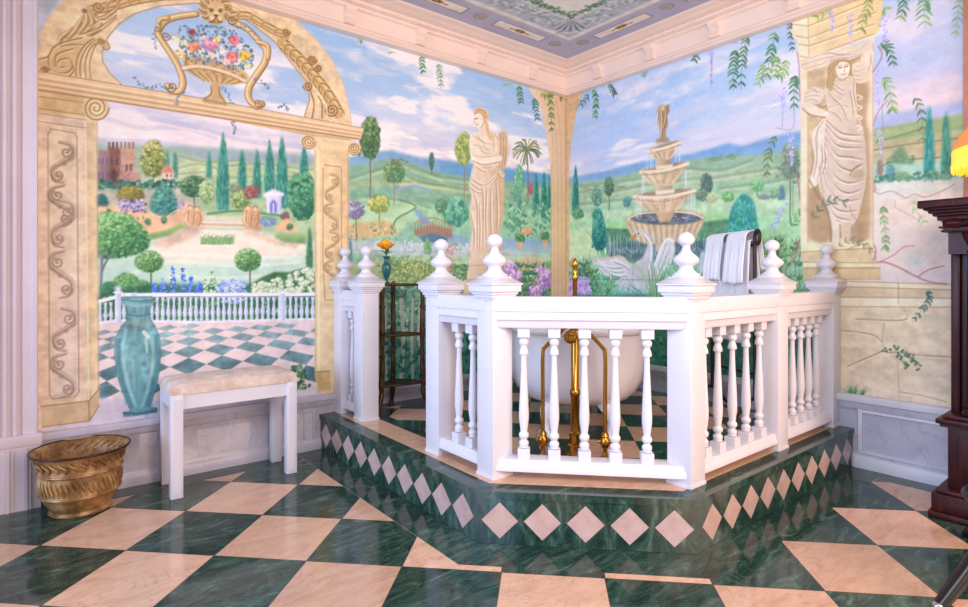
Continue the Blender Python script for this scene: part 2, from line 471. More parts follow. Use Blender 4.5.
    def clouds(s, z0, z1, c, th=.52, sw=.16, a=.8, key=None, nx=5, ny=16):
        f = s.fbm(nx, ny, 5)
        m = np.clip((f - th) / sw, 0, 1); m = m * m * (3 - 2 * m)
        z = s.w0 + np.arange(s.H) / s.res
        e = np.clip((z - z0) / .12, 0, 1) * np.clip((z1 - z) / .12, 0, 1)
        M = m * e[:, None] * a
        s.blend(0, s.H, 0, s.W, M, np.array(c, float))
    def sky(s, stops):
        z = s.w0 + np.arange(s.H) / s.res
        C = np.stack([np.interp(z, [q[0] for q in stops], [q[1][k] for q in stops]) for k in range(3)], -1)
        s.a[:] = C[:, None, :] * (1 + .05 * (s.nh[..., None] - .5))
    def baluster(s, x, y0, y1, w, c, dk):
        h = y1 - y0
        s.poly([(x - w * .5, y0), (x + w * .5, y0), (x + w * .28, y0 + h * .2), (x + w * .3, y0 + h * .35), (x + w * .62, y0 + h * .66), (x + w * .3, y0 + h * .86), (x + w * .55, y1), (x - w * .55, y1), (x - w * .3, y0 + h * .86), (x - w * .62, y0 + h * .66), (x - w * .3, y0 + h * .35), (x - w * .28, y0 + h * .2)], c, 1, soft=0, n=.03, lr=dk)
    def folds(s, lines, w, dark, lightc, off=(1.2, -.4)):
        for l in lines:
            s.stroke(l, w, dark, .75, 6, 2)
            s.stroke([(p[0] + off[0] * w * .6, p[1] + off[1] * w) for p in l], w * .8, lightc, .75, 6, 2)
    def surface(s, name, mat, gain):
        """the painted wall face as a fine sheet of coloured points"""
        g = s.a.mean(-1, keepdims=True); s.a = (s.a * .98 + g * .02) * 1.03 - 2
        u = s.u0 + np.arange(s.W) / s.res; w = s.w0 + np.arange(s.H) / s.res
        U, Wv = np.meshgrid(u, w); n = s.W * s.H; co = np.zeros((n, 3))
        if s.plane == 'A': co[:, 0] = U.ravel(); co[:, 2] = Wv.ravel()
        elif s.plane == 'B': co[:, 1] = U.ravel(); co[:, 2] = Wv.ravel()
        else: co[:, 0] = U.ravel(); co[:, 1] = Wv.ravel(); co[:, 2] = CEIL
        i = (np.arange(s.H - 1)[:, None] * s.W + np.arange(s.W - 1)[None, :]).ravel()
        F = np.stack([i, i + 1, i + s.W + 1, i + s.W], -1)
        if s.plane != 'A': F = F[:, ::-1]
        me = bpy.data.meshes.new(name)
        me.vertices.add(n); me.vertices.foreach_set('co', co.ravel())
        me.loops.add(F.size); me.loops.foreach_set('vertex_index', F.ravel().astype(np.int32))
        me.polygons.add(len(F)); me.polygons.foreach_set('loop_start', np.arange(0, F.size, 4, dtype=np.int32))
        me.update(calc_edges=True)
        at = me.color_attributes.new('paint', 'FLOAT_COLOR', 'POINT')
        c = np.ones((n, 4)); c[:, :3] = np.clip(lin(np.clip(s.a, 0, 255)).reshape(-1, 3) * np.array(gain), 0, .95)
        at.data.foreach_set('color', c.ravel().astype(np.float32))
        me.materials.append(mat)
        o = bpy.data.objects.new(name, me); COL.objects.link(o)
        return o

STONE, STONE_D, STONE_L, GOLD, BRN = (218, 194, 168), (188, 158, 116), (240, 222, 190), (176, 142, 92), (128, 94, 58)
LEAF = ((70, 130, 92), (92, 150, 96), (58, 108, 84), (120, 168, 96))
LEAF2 = ((140, 178, 96), (168, 190, 100), (104, 158, 84))

# ================================================================ mural on the left wall
A = Mural('A', -3.76, 0.0, 0.30, 2.76, 220)
A.sky([(0, (150, 190, 170)), (1.75, (226, 208, 212)), (2.0, (216, 206, 218)), (2.3, (184, 202, 226)), (2.75, (146, 186, 226))])
A.clouds(1.7, 2.9, (150, 184, 222), .42, .4, .6, nx=5, ny=14)
A.clouds(1.65, 2.8, (246, 234, 230), .42, .34, .85, nx=8, ny=24)
A.clouds(1.65, 2.5, (176, 184, 212), .52, .3, .5, nx=7, ny=40)
A.clouds(1.65, 2.5, (252, 240, 230), .48, .26, .75, nx=9, ny=34)
A.clouds(1.65, 2.8, (214, 212, 224), .52, .3, .4, nx=14, ny=60)
# sky band above the garden is rosier
A.poly([(97, 100), (315, 133), (315, 160), (97, 150)], (206, 192, 204), .35, soft=6, n=.1)
for l in ([(105, 118), (140, 128), (180, 127), (215, 138)], [(150, 118), (200, 128), (240, 140), (300, 146)], [(100, 140), (150, 142), (190, 147)]):
    A.stroke(l, 5, (172, 178, 204), .35); A.stroke([(x + 6, y + 5) for x, y in l], 3, (240, 218, 214), .6)
# ---- right-hand valley
A.poly([(346, 158), (372, 152), (392, 150), (420, 158), (450, 160), (480, 166), (567, 176), (567, 200), (346, 190)], (108, 152, 196), .9, soft=2, c2=(130, 176, 190))
A.poly([(440, 166), (480, 162), (520, 170), (567, 178), (567, 190), (440, 180)], (92, 150, 196), .7, soft=2)
A.poly([(346, 168), (380, 160), (398, 158), (430, 170), (470, 178), (520, 182), (567, 186), (567, 300), (346, 300)], (128, 168, 146), 1, soft=1, c2=(150, 196, 160))
for i, (pts, c) in enumerate([([(346, 186), (390, 172), (430, 180), (480, 188), (567, 188), (567, 230), (346, 230)], (150, 180, 142)),
                              ([(346, 190), (400, 186), (450, 194), (500, 196), (567, 200), (567, 240), (346, 240)], (128, 172, 148)),
                              ([(346, 200), (380, 198), (420, 204), (470, 206), (567, 212), (567, 260), (346, 260)], (156, 198, 160)),
                              ([(346, 226), (400, 222), (470, 226), (567, 226), (567, 400), (346, 400)], (138, 186, 162))]):
    A.poly(pts, c, .9, soft=1, n=.1)
for l in ([(372, 172), (402, 164), (440, 178)], [(395, 180), (430, 184), (470, 190)], [(360, 196), (400, 200), (430, 208)], [(350, 178), (375, 170), (392, 166)], [(398, 172), (420, 182), (446, 186)], [(410, 168), (436, 176), (470, 180)]):
    A.stroke(l, 3, (104, 150, 124), .38); A.stroke([(x + 2, y + 3) for x, y in l], 3, (196, 210, 164), .38)
A.stroke([(398, 189), (412, 186), (428, 190)], 3, (140, 160, 206), .8); A.stroke([(400, 186), (415, 183)], 2, (214, 190, 160), .7)
A.poly([(346, 205), (392, 208), (416, 202), (412, 216), (398, 236), (346, 236)], (186, 214, 170), .7, soft=2)
A.stroke([(400, 200), (416, 207), (398, 218), (392, 228)], 2, (92, 136, 104), .7)
A.poly([(413, 208), (420, 211), (432, 224), (422, 224)], (120, 150, 208), .8, soft=1)
A.tree(370, 117, 160, 196, 10, ((64, 100, 74), (92, 128, 84), (134, 156, 104)), 110, 1.8, (128, 104, 92), 1.4)
for y in (128, 138, 149): A.dabs([(360, y), (380, y), (383, y + 6), (358, y + 6)], 14, (2, 1), ((70, 104, 76), (120, 146, 98)))
A.tree(394, 162, 183, 204, 11, ((86, 126, 92), (120, 156, 108), (150, 176, 124)), 90, 1.4, (150, 130, 118))
A.tree(431.5, 152, 170, 174, 2.6, ((70, 112, 96), (96, 140, 112)), 18, 1)
A.dabs([(386, 160), (402, 157), (412, 163), (400, 166)], 18, (1.3, .8), ((96, 132, 104), (126, 104, 92)))
A.tree(464, 132, 165, 200, 9, ((120, 150, 92), (164, 180, 96), (196, 200, 122)), 90, 1.5, (150, 128, 100))
A.tree(379, 195, 213, 224, 11, ((126, 150, 80), (176, 186, 100), (206, 206, 130)), 70, 1.6, (140, 110, 86))
for k in range(34):
    q = RS.rand() * 2 * PI; r = 12 + RS.rand() * 3; A.stroke([(527, 150), (527 + math.cos(q) * r * .6, 150 + math.sin(q) * r * .62 - 2), (527 + math.cos(q) * r, 150 + math.sin(q) * r * .95 + 2)], 1.1, ((104, 124, 84), (150, 156, 96), (84, 110, 88))[k % 3], .85)
A.stroke([(527, 152), (528, 175), (528, 200)], 1.5, (134, 120, 106))
A.tree(519, 164, 200, 206, 5, ((92, 160, 130), (120, 182, 146), (150, 200, 160)), 60, 1.3)
A.ball(531, 189, 2.6, 6, ((150, 96, 116), (180, 120, 134)), 14, 1)
A.cypress(536, 172, 214, 3); A.cypress(544, 170, 218, 3.2); A.cypress(549.5, 176, 215, 2.4)
A.ball(455, 212, 13, 14, ((70, 136, 118), (98, 170, 140), (134, 196, 160)), 140, 2)
A.ball(441, 206, 6, 7, ((78, 128, 100), (120, 170, 124)), 40, 1.4); A.ball(512, 222, 8, 6, ((84, 150, 120), (130, 190, 150)), 40, 1.4)
A.ball(516, 192, 5, 10, ((100, 160, 134), (140, 190, 150)), 30)
A.dabs([(506, 200), (552, 204), (552, 236), (506, 236)], 150, (2, 1.4), ((96, 160, 128), (132, 188, 150), (160, 204, 160), (84, 140, 120)))
# water, bridge, urns
A.poly([(420, 236), (440, 232), (470, 238), (551, 240), (551, 252), (440, 252), (424, 246)], (126, 158, 196), .9, soft=1, c2=(170, 196, 206))
A.poly([(414, 230), (432, 224), (452, 230), (452, 238), (434, 233), (416, 236)], (168, 136, 112), 1, c2=(150, 116, 100))
A.stroke([(414, 223), (433, 218), (452, 226)], 1.3, (172, 138, 112)); 
for x in range(415, 453, 3): A.stroke([(x, 221 + abs(x - 433) * .15), (x, 233 + abs(x - 433) * .1)], .9, (152, 120, 100))
A.poly([(418, 236), (434, 233), (448, 238), (446, 244), (424, 243)], (76, 110, 130), .8, soft=1)
A.poly([(346, 224), (388, 220), (396, 226), (396, 236), (346, 240)], (206, 174, 130), .9, soft=1)
A.dabs([(346, 222), (396, 220), (396, 240), (346, 240)], 60, (1.4, 1.1), ((96, 140, 104), (220, 190, 140), (150, 170, 110)))
A.ball(355, 210, 9, 9, ((112, 110, 140), (150, 146, 176), (190, 186, 206)), 70, 1.3); A.stroke([(356, 218), (357, 250)], 1, (110, 96, 96))
for (x, y) in ((520, 238), (456, 248), (545, 236)):
    A.ball(x, y, 4.5, 4, ((70, 124, 80), (120, 164, 104)), 22); A.poly([(x - 3, y + 4), (x + 3, y + 4), (x + 2, y + 11), (x - 2, y + 11)], (206, 170, 126), 1)
A.ball(527, 231, 6, 3, ((214, 160, 120), (226, 180, 120)), 16)
A.poly([(346, 240), (440, 244), (551, 254), (551, 262), (440, 256), (346, 254)], (196, 204, 210), .75, soft=2)
A.dabs([(400, 240), (470, 244), (470, 256), (400, 254)], 160, (1.2, 1), ((176, 180, 206), (206, 206, 220), (150, 170, 190), (190, 210, 196)))
A.dabs([(346, 250), (470, 252), (470, 272), (346, 272)], 80, (2.4, 1.6), ((166, 204, 178), (196, 216, 190), (150, 190, 176)), .6)
A.cypress(427.5, 237, 254, 4, ((98, 150, 110), (124, 176, 128), (150, 196, 146)))
A.cypress(350, 236, 262, 2.5, ((74, 120, 150), (96, 150, 160), (120, 170, 160)))
A.poly([(372, 250), (376, 243), (381, 239), (379, 247), (388, 250)], (226, 216, 218), .9)
# lower border of plants
A.poly([(346, 268), (551, 262), (567, 262), (567, 400), (346, 400)], (122, 166, 132), .85, soft=3, n=.15, c2=(44, 112, 96))
A.poly([(346, 262), (551, 256), (551, 285), (346, 286)], (182, 200, 150), .6, soft=4, n=.15)
for k in range(46):
    x = 384 + RS.rand() * 52; y = 272 + RS.rand() * 14
    A.sprig([(x, y), (x + RS.randn() * 5, y - 9), (x + RS.randn() * 9, y - 16)], 4, 5, 1.7, ((122, 150, 90), (156, 172, 104), (92, 134, 92), (196, 200, 132)), (110, 130, 90))
for k in range(14):
    x = 440 + RS.rand() * 28; y = 290
    A.sprig([(x, y), (x + RS.randn() * 4, y - 14), (x + RS.randn() * 5, y - 26)], 6, 5, 1.7, ((88, 140, 96), (130, 166, 110), (66, 120, 96)))
for k in range(40): A.dab(449 + RS.randn() * 2, 243 + RS.rand() * 30, 1, 1, ((206, 150, 140), (190, 120, 120))[k % 2])
A.dabs([(384, 284), (567, 284), (567, 396), (384, 396)], 900, (2.2, 1.7), ((34, 92, 86), (52, 124, 104), (84, 150, 116), (28, 78, 84), (70, 110, 130)), .75)
A.dabs([(384, 284), (430, 284), (430, 340), (384, 340)], 220, (1.3, 1.1), ((150, 180, 176), (120, 160, 120), (196, 206, 190), (96, 120, 170), (70, 130, 90)), .8)
for x, w in ((386, 3), (401, 4), (413, 3), (392, 2), (420, 2.4), (430, 3), (446, 3), (460, 3), (512, 4), (530, 3)):
    A.stroke([(x, 300), (x + RS.randn(), 340), (x + RS.randn(), 384)], w, (186, 190, 176), .8); A.stroke([(x + 1, 302), (x + 1, 384)], w * .4, (126, 146, 136), .6)
A.dabs([(384, 330), (567, 330), (567, 396), (384, 396)], 240, (2.2, 1.8), ((34, 96, 84), (52, 124, 104), (28, 84, 86)), .8)
# rhododendrons and leaves by the corner
A.poly([(520, 258), (540, 257), (544, 270), (520, 272)], (206, 176, 140), .8, soft=1)
for k in range(16):
    x = 510 + RS.rand() * 42; A.sprig([(x, 300), (x + RS.randn() * 3, 280), (x + RS.randn() * 6, 262)], 5, 7, 2.2, ((66, 122, 96), (96, 150, 110), (52, 102, 90), (126, 160, 100)))
for x, y, r in ((510, 268, 7), (516, 276, 6), (543, 282, 8), (546, 276, 6), (535, 292, 7), (540, 270, 4)):
    A.ball(x, y, r, r, ((150, 116, 180), (190, 150, 206), (218, 184, 222), (232, 206, 230)), 60, 1.3)
# statue with a lyre
SL, SM, SD = (240, 228, 212), (224, 206, 186), (178, 150, 124)
A.poly([(470, 254), (501, 252), (503, 268), (505, 284), (466, 286), (468, 268)], (216, 200, 178), 1, lr=(190, 168, 142)); A.poly([(464, 280), (507, 278), (508, 292), (463, 294)], (204, 186, 162), 1)
for y in (256, 266, 280): A.stroke([(467, y), (505, y - 2)], 1, SD, .6)
def S(*pts): return [(455 + x / 6.744, 100 + y / 6.744) for x, y in pts]
A.poly(S((105, 505), (95, 600), (110, 640), (100, 760), (115, 870), (108, 1060), (300, 1050), (302, 880), (326, 780), (332, 640), (325, 540), (330, 490), (290, 440), (140, 430)), SM, 1, smooth=3, lr=(198, 172, 144))
A.poly(S((285, 470), (332, 500), (330, 620), (326, 780), (300, 870), (284, 760), (280, 600)), (202, 174, 142), .9, smooth=3)
A.poly(S((95, 300), (110, 230), (160, 215), (245, 210), (292, 232), (350, 282), (372, 340), (340, 400), (300, 440), (140, 440), (112, 390)), (234, 218, 198), 1, smooth=3, lr=(216, 196, 170))
A.poly(S((166, 178), (208, 150), (222, 210), (212, 262), (190, 285), (160, 250)), (232, 212, 190), 1, smooth=3, soft=0); A.poly(S((205, 150), (222, 150), (232, 205), (252, 265), (235, 270), (212, 215)), (206, 172, 128), .9, smooth=3)
A.poly(S((128, 105), (150, 92), (186, 108), (192, 150), (178, 180), (160, 186), (142, 170), (134, 140)), (240, 224, 206), 1, smooth=3, soft=0)
A.poly(S((126, 108), (126, 70), (160, 50), (205, 62), (228, 108), (216, 156), (196, 158), (190, 116), (160, 92), (140, 96)), (222, 192, 150), 1, smooth=3, soft=0)
for l in (S((135, 75), (170, 66), (205, 92)), S((130, 92), (170, 80), (208, 120)), S((185, 90), (205, 120), (205, 152)), S((160, 62), (200, 76), (218, 120))): A.stroke(l, .9, (170, 134, 96), .8)
for l, w, c in ((S((132, 128), (152, 124)), 1, (128, 100, 88)), (S((130, 136), (128, 150), (136, 154)), .8, (186, 156, 132)), (S((139, 166), (152, 165)), .9, (190, 128, 116)), (S((190, 120), (194, 150), (180, 180)), .9, (180, 146, 114))): A.stroke(l, w, c, .85)
A.folds([S((120, 240), (160, 262), (200, 290), (260, 296)), S((150, 230), (165, 262), (205, 286)), S((130, 300), (170, 310), (205, 350)), S((190, 300), (215, 330), (255, 330)), S((250, 220), (262, 280), (262, 350)), S((262, 226), (300, 270), (340, 290)), S((165, 320), (190, 350), (240, 360))], 1.2, SD, SL)
A.poly(S((100, 330), (118, 372), (200, 384), (285, 372), (318, 384), (306, 412), (210, 432), (140, 426), (112, 400)), (242, 226, 208), 1, smooth=3, soft=0); A.stroke(S((120, 412), (200, 436), (306, 414)), 1.1, SD, .85); A.stroke(S((125, 376), (200, 386), (284, 374)), .8, SD, .6)
A.poly(S((296, 225), (350, 215), (358, 330), (342, 458), (300, 440), (292, 330)), (206, 180, 146), .95, smooth=3)
for x in (305, 322, 338): A.stroke(S((x, 222), (x + 6, 330), (x - 6, 446)), .8, (156, 126, 94), .8)
A.poly(S((288, 372), (318, 384), (310, 414), (290, 404)), (242, 224, 206), 1, smooth=3)
A.folds([S((105, 560), (170, 600), (240, 556), (275, 500)), S((110, 530), (180, 570), (250, 520), (280, 470)), S((100, 590), (160, 622), (235, 585)), S((140, 450), (200, 480), (270, 450)), S((285, 480), (310, 520), (330, 500))], 1.7, SD, SL)
A.folds([S((125, 620), (150, 740), (148, 1020)), S((180, 570), (190, 700), (186, 1040)), S((212, 590), (206, 800), (212, 960)), S((275, 540), (286, 740), (280, 880)), S((105, 760), (130, 900), (124, 1030)), S((240, 600), (240, 800), (250, 1000)), S((160, 700), (168, 860), (164, 1020))], 1.6, SD, SL, (1.5, 0))
# painted tree-column in the corner
A.poly([(524, 80), (540, 108), (546, 133), (550, 161), (551, 200), (551, 310), (570, 310), (570, 80)], (228, 204, 172), 1, soft=1, lr=(212, 182, 144), n=.03)
for x in (554, 558, 562): A.stroke([(x - 6, 100), (x - 1, 150), (x, 300)], 1.2, (198, 166, 122), .5)
A.stroke([(566, 95), (566, 300)], 1.4, (186, 152, 108), .6); A.stroke([(551.5, 165), (551.5, 300)], 1.3, (190, 164, 130), .6)
# ---- the garden framed by the arch
A.poly([(95, 143), (130, 144), (180, 146), (230, 148), (270, 152), (316, 156), (316, 240), (95, 240)], (150, 172, 166), .9, soft=2, c2=(150, 180, 150))
A.poly([(168, 146), (200, 150), (240, 152), (316, 158), (316, 166), (168, 160)], (140, 160, 176), .6, soft=2)
for pts, c in (([(95, 150), (170, 148), (210, 160), (316, 164), (316, 230), (95, 230)], (164, 186, 152)), ([(150, 172), (190, 160), (240, 168), (316, 170), (316, 230), (150, 230)], (188, 200, 156)), ([(170, 184), (220, 176), (316, 180), (316, 240), (170, 240)], (160, 190, 150))): A.poly(pts, c, .8, soft=2, n=.1)
for l in ([(180, 156), (205, 162), (240, 160)], [(178, 168), (200, 164), (226, 172)], [(226, 166), (262, 164), (312, 170)], [(180, 174), (205, 172)], [(230, 178), (270, 176), (310, 178)]):
    A.stroke(l, 2.4, (124, 154, 116), .4); A.stroke([(x, y + 2.4) for x, y in l], 2.2, (206, 210, 160), .42)
for x, yt, yb, hw in ((167, 149, 168, 2), (175, 150, 178, 2.6), (209, 150, 178, 2.6), (304, 145, 175, 4.2), (242, 149, 190, 4.4), (257, 148, 198, 4.2), (269.5, 141, 194, 5.4), (282, 135, 208, 6.2), (223, 132, 210, 6.2)): A.cypress(x, yt, yb, hw)
A.poly([(97, 149), (109, 151), (109, 184), (97, 184)], (160, 128, 134), 1, lr=(146, 116, 122)); A.poly([(108, 147), (121, 149), (121, 186), (108, 184)], (128, 86, 78), 1); A.poly([(121, 148), (135, 150), (135, 186), (121, 186)], (196, 152, 130), 1)
for x in (108, 112, 116, 120, 124, 128, 132): A.poly([(x, 142), (x + 2.3, 142), (x + 2.3, 149), (x, 149)], (170, 122, 104) if x > 119 else (120, 80, 74), 1, soft=0)
for x, y in ((112, 158), (117, 158), (127, 164), (131, 164)): A.poly([(x - 1, y), (x + 1, y), (x + 1, y + 7), (x - 1, y + 7)], (92, 66, 78), .9, soft=0)
A.poly([(111, 172), (114, 169), (117, 172), (117, 182), (111, 182)], (84, 60, 66), .9); A.poly([(120, 171), (141, 172), (141, 186), (120, 186)], (186, 146, 134), .9)
for x in (99, 103, 107): A.poly([(x - 1, 158), (x + 1, 158), (x + 1, 164), (x - 1, 164)], (112, 90, 130), .9, soft=0); A.poly([(x - 1, 172), (x + 1, 172), (x + 1, 180), (x - 1, 180)], (112, 90, 130), .9, soft=0)
A.dabs([(108, 148), (135, 150), (135, 186), (108, 186)], 60, (1.5, .8), ((150, 104, 92), (186, 140, 120), (120, 84, 84)), .5)
A.tree(153, 140, 178, 184, 12, ((96, 110, 62), (132, 144, 78), (176, 180, 110), (204, 200, 134)), 190, 1.6)
A.poly([(162, 172), (168, 164), (174, 172), (174, 182), (163, 182)], (226, 190, 176), 1); A.poly([(161, 173), (168, 164), (175, 173)], (196, 124, 112), 1)
for x in (167, 171): A.poly([(x - .8, 174), (x + .8, 174), (x + .8, 177), (x - .8, 177)], (110, 80, 100), 1, soft=0)
A.dabs([(97, 180), (180, 180), (185, 190), (97, 192)], 170, (2, 1.5), ((44, 92, 86), (62, 118, 104), (90, 146, 116)), .9)
A.poly([(97, 190), (188, 188), (200, 206), (97, 212)], (190, 180, 160), .8, soft=1, n=.15)
A.ball(131, 194, 14, 8, ((104, 104, 58), (140, 134, 66), (172, 160, 84)), 120, 1.5); A.ball(101, 202, 7, 8, ((38, 86, 96), (60, 116, 112)), 60, 1.5)
A.poly([(97, 206), (120, 206), (150, 212), (185, 204), (206, 214), (206, 236), (97, 236)], (226, 184, 148), 1, soft=1, n=.1)
A.dabs([(119, 199), (146, 200), (146, 212), (119, 212)], 110, (1.2, 1.1), ((140, 122, 186), (176, 160, 212), (92, 96, 150), (214, 200, 226), (110, 84, 110)))
A.dabs([(175, 199), (184, 200), (184, 210), (175, 210)], 30, (1.2, 1), ((150, 130, 180), (190, 170, 206)))
A.poly([(151, 212), (151, 200), (156, 190), (164, 183), (172, 190), (177, 202), (176, 212), (164, 216)], (70, 136, 126), 1, smooth=3); A.dabs([(152, 212), (153, 198), (164, 184), (175, 198), (176, 212)], 130, (1.4, 1.3), ((48, 110, 110), (80, 150, 136), (116, 180, 160)), light=1)
A.stroke([(150, 212), (164, 218), (178, 210), (190, 216)], 1, (240, 206, 176), .9); A.dabs([(97, 210), (150, 212), (150, 222), (97, 222)], 40, (1.2, 1.5), ((110, 130, 90), (206, 160, 130)), .7)
for x, y in ((109, 213), (164, 220), (148, 222), (118, 222)): A.ball(x, y, 2.6, 3.4, ((64, 110, 84), (100, 146, 100)), 14)
A.tree(194, 176, 197, 212, 14, ((50, 92, 76), (78, 120, 84), (120, 158, 110)), 160, 1.4, (110, 92, 80)); A.ball(207, 192, 8, 11, ((120, 156, 108), (168, 190, 136), (200, 212, 160)), 90, 1.4)
A.tree(240, 191, 209, 214, 10, ((96, 132, 82), (150, 176, 110), (196, 206, 142)), 110, 1.3); A.ball(251, 192, 8, 6.5, ((130, 86, 84), (170, 116, 112)), 60, 1.2); A.ball(235, 188, 6, 5, ((120, 140, 110), (150, 170, 130)), 30)
A.ball(303, 196, 15, 24, ((44, 104, 84), (72, 142, 108), (108, 176, 130)), 240, 1.9)
A.poly([(205, 212), (262, 210), (290, 214), (290, 222), (205, 224)], (170, 196, 140), .9, soft=1); A.stroke([(208, 214), (240, 211), (284, 216)], 2.6, (84, 136, 96), .8)
A.poly([(205, 216), (244, 216), (250, 224), (200, 226)], (226, 214, 200), .8, soft=1)
A.poly([(266, 194), (282, 194), (281, 213), (267, 213)], (208, 206, 236), 1); A.poly([(263, 194), (273, 189), (284, 193), (284, 196), (264, 197)], (228, 224, 244), 1); A.poly([(270, 213), (270, 203), (273.5, 199), (277, 203), (277, 213)], (116, 120, 190), 1)
A.stroke([(268, 196), (268, 212)], 1, (240, 238, 250)); A.stroke([(280, 196), (280, 212)], 1, (176, 176, 216)); A.stroke([(273.4, 204), (273.4, 212)], 1.4, (216, 214, 240))
for x0 in (193, 251):
    A.poly([(x0 - 9, 226), (x0 - 8, 212), (x0 - 3, 206), (x0 + 2, 208), (x0 + 7, 207), (x0 + 9, 214), (x0 + 10, 230), (x0 - 9, 229)], (206, 164, 126), 1, smooth=3, n=.12)
    A.folds([[(x0 - 5, 224), (x0 - 4, 212), (x0 - 1, 208)], [(x0, 226), (x0 + 2, 214), (x0 + 5, 209)], [(x0 + 6, 228), (x0 + 6, 216)]], 1.2, (140, 96, 70), (236, 200, 164)); A.poly([(x0 - 10, 226), (x0 + 10, 228), (x0 + 10, 232), (x0 - 10, 230)], (176, 130, 100), .9)
    for hx, hy in ((-3, 207.5), (4, 208.5)): A.ell(x0 + hx, hy, 2.3, 2.6, (226, 190, 152), 1, soft=0); A.stroke([(x0 + hx - 2, hy - .6), (x0 + hx, hy - 2.6), (x0 + hx + 2.2, hy - .4)], 1, (150, 104, 76), .9)
    A.stroke([(x0 - 6, 214), (x0 - 7, 220), (x0 - 4, 225)], 1.5, (238, 206, 172), .8); A.stroke([(x0 + 7, 214), (x0 + 8, 221), (x0 + 5, 226)], 1.3, (160, 116, 88), .8)
for i in range(5): A.stroke([(202 - i, 222 + i * 2.2), (243 + i, 223 + i * 2.2)], 1.5, (214 - i * 4, 176 - i * 4, 146 - i * 4) if i % 2 else (238, 214, 190), .9)
A.ball(268, 221, 8, 5, ((110, 136, 190), (150, 170, 210), (120, 160, 130)), 50, 1.2); A.ball(285, 216, 4, 4, ((150, 76, 96), (90, 110, 120)), 24)
A.poly([(276, 226), (286, 218), (292, 222), (300, 232), (276, 232)], (228, 180, 140), .9, soft=1); A.ball(290, 227, 3, 3, ((60, 100, 80), (96, 140, 100)), 14)
# lawn and sandy court
A.poly([(97, 236), (150, 238), (185, 228), (250, 230), (316, 246), (316, 320), (97, 320)], (200, 220, 204), 1, soft=3, n=.05, c2=(168, 208, 186))
A.poly([(150, 246), (190, 232), (246, 231), (310, 244), (300, 256), (230, 262), (180, 264), (150, 256)], (240, 226, 206), .9, soft=5, n=.04)
A.poly([(150, 244), (186, 228), (206, 226), (196, 236), (166, 248)], (206, 160, 136), .65, soft=2, n=.15); A.poly([(246, 228), (276, 238), (300, 244), (296, 249), (262, 240), (244, 234)], (206, 166, 142), .6, soft=2, n=.15)
for l in ([(120, 280), (170, 262), (240, 266), (300, 262)], [(160, 254), (220, 256), (290, 258)], [(170, 276), (230, 278), (310, 272)]): A.stroke(l, 4, (236, 238, 224), .4)
A.poly([(149, 234), (166, 230), (184, 222), (185, 227), (168, 236), (150, 240)], (160, 190, 118), 1, soft=1, c2=(110, 150, 90)); A.poly([(275, 234), (306, 232), (306, 244), (284, 242), (275, 238)], (166, 196, 130), 1, soft=1, c2=(104, 148, 96))
A.poly([(201, 236), (234, 235), (234, 243), (201, 244)], (112, 160, 104), .8, soft=1)
A.blades(201, 234, 244, 9, 110, ((96, 150, 90), (140, 184, 120), (84, 130, 80), (160, 196, 140)), .8, .25)
for k in range(26): A.dab(202 + RS.rand() * 31, 232 + RS.rand() * 5, .8, 1.1, ((236, 220, 200), (220, 176, 150), (244, 240, 226))[k % 3], .9)
A.cypress(309.5, 226, 268, 3.4, ((52, 104, 76), (76, 136, 92), (104, 160, 104)))
A.poly([(96, 218), (110, 212), (128, 216), (142, 226), (150, 240), (146, 250), (130, 256), (112, 258), (96, 256)], (84, 142, 92), 1, smooth=3, n=.2)
A.dabs([(96, 216), (112, 211), (130, 216), (144, 228), (150, 241), (144, 251), (126, 257), (96, 258)], 560, (1.7, 1.2), ((52, 104, 72), (78, 138, 88), (112, 170, 104), (158, 204, 136)), .9, light=1)
A.stroke([(102, 252), (101, 280), (100, 305)], 2.8, (112, 122, 128)); A.stroke([(101, 274), (106, 262), (112, 254)], 2, (112, 118, 124)); A.stroke([(100.4, 255), (100, 300)], .9, (166, 176, 180))
for x, y, rx, ry in ((149, 261.5, 14, 10.5), (248, 260, 13, 11.3)):
    A.stroke([(x + 2, y + 8), (x + 2, y + 28)], 1.4, (92, 96, 84)); A.poly(A.ring(x, y, rx, ry, 26, .02), (72, 124, 78), 1); A.dabs(A.ring(x, y, rx, ry, 26, .01), 260, (1.1, .9), ((56, 106, 70), (84, 140, 82), (124, 172, 104), (172, 206, 146)), .9, light=1)
A.ball(126, 284, 13, 11, ((64, 122, 82), (92, 150, 92), (134, 182, 112)), 170, 1.6); A.ball(110, 290, 10, 8, ((48, 104, 84), (80, 140, 100)), 90, 1.5); A.ball(142, 288, 9, 7, ((70, 128, 80), (112, 166, 104)), 90, 1.5)
A.poly([(150, 284), (316, 284), (316, 320), (97, 322), (97, 296)], (46, 104, 80), .92, soft=2, n=.2)
A.dabs([(97, 296), (316, 288), (316, 320), (97, 322)], 500, (1.5, 1.3), ((32, 84, 70), (58, 118, 82), (92, 148, 96), (130, 176, 110)), .8)
for x, yt in ((173, 267), (183, 268), (191, 276), (163, 279), (199, 281), (155, 284)):
    A.dabs([(x - 1, yt), (x + 1, yt), (x + 3.4, 294), (x - 3.4, 294)], 46, (1, 1), ((64, 104, 220), (92, 134, 236), (50, 84, 190), (140, 170, 244)), .95)
for x in (152, 201): A.stroke([(x, 284), (x + (5 if x < 180 else -5), 293)], 2, (70, 112, 224))
for x, yt in ((213, 264), (206, 274), (218, 276)): A.dabs([(x - 1, yt), (x + 1, yt), (x + 3, 294), (x - 3, 294)], 36, (.9, .9), ((230, 238, 226), (170, 206, 160), (84, 140, 90)))
A.dabs([(216, 290), (222, 281), (236, 279), (246, 283), (247, 296), (240, 303), (222, 302)], 230, (1.3, 1.2), ((150, 176, 240), (180, 200, 246), (120, 150, 226), (214, 224, 250)))
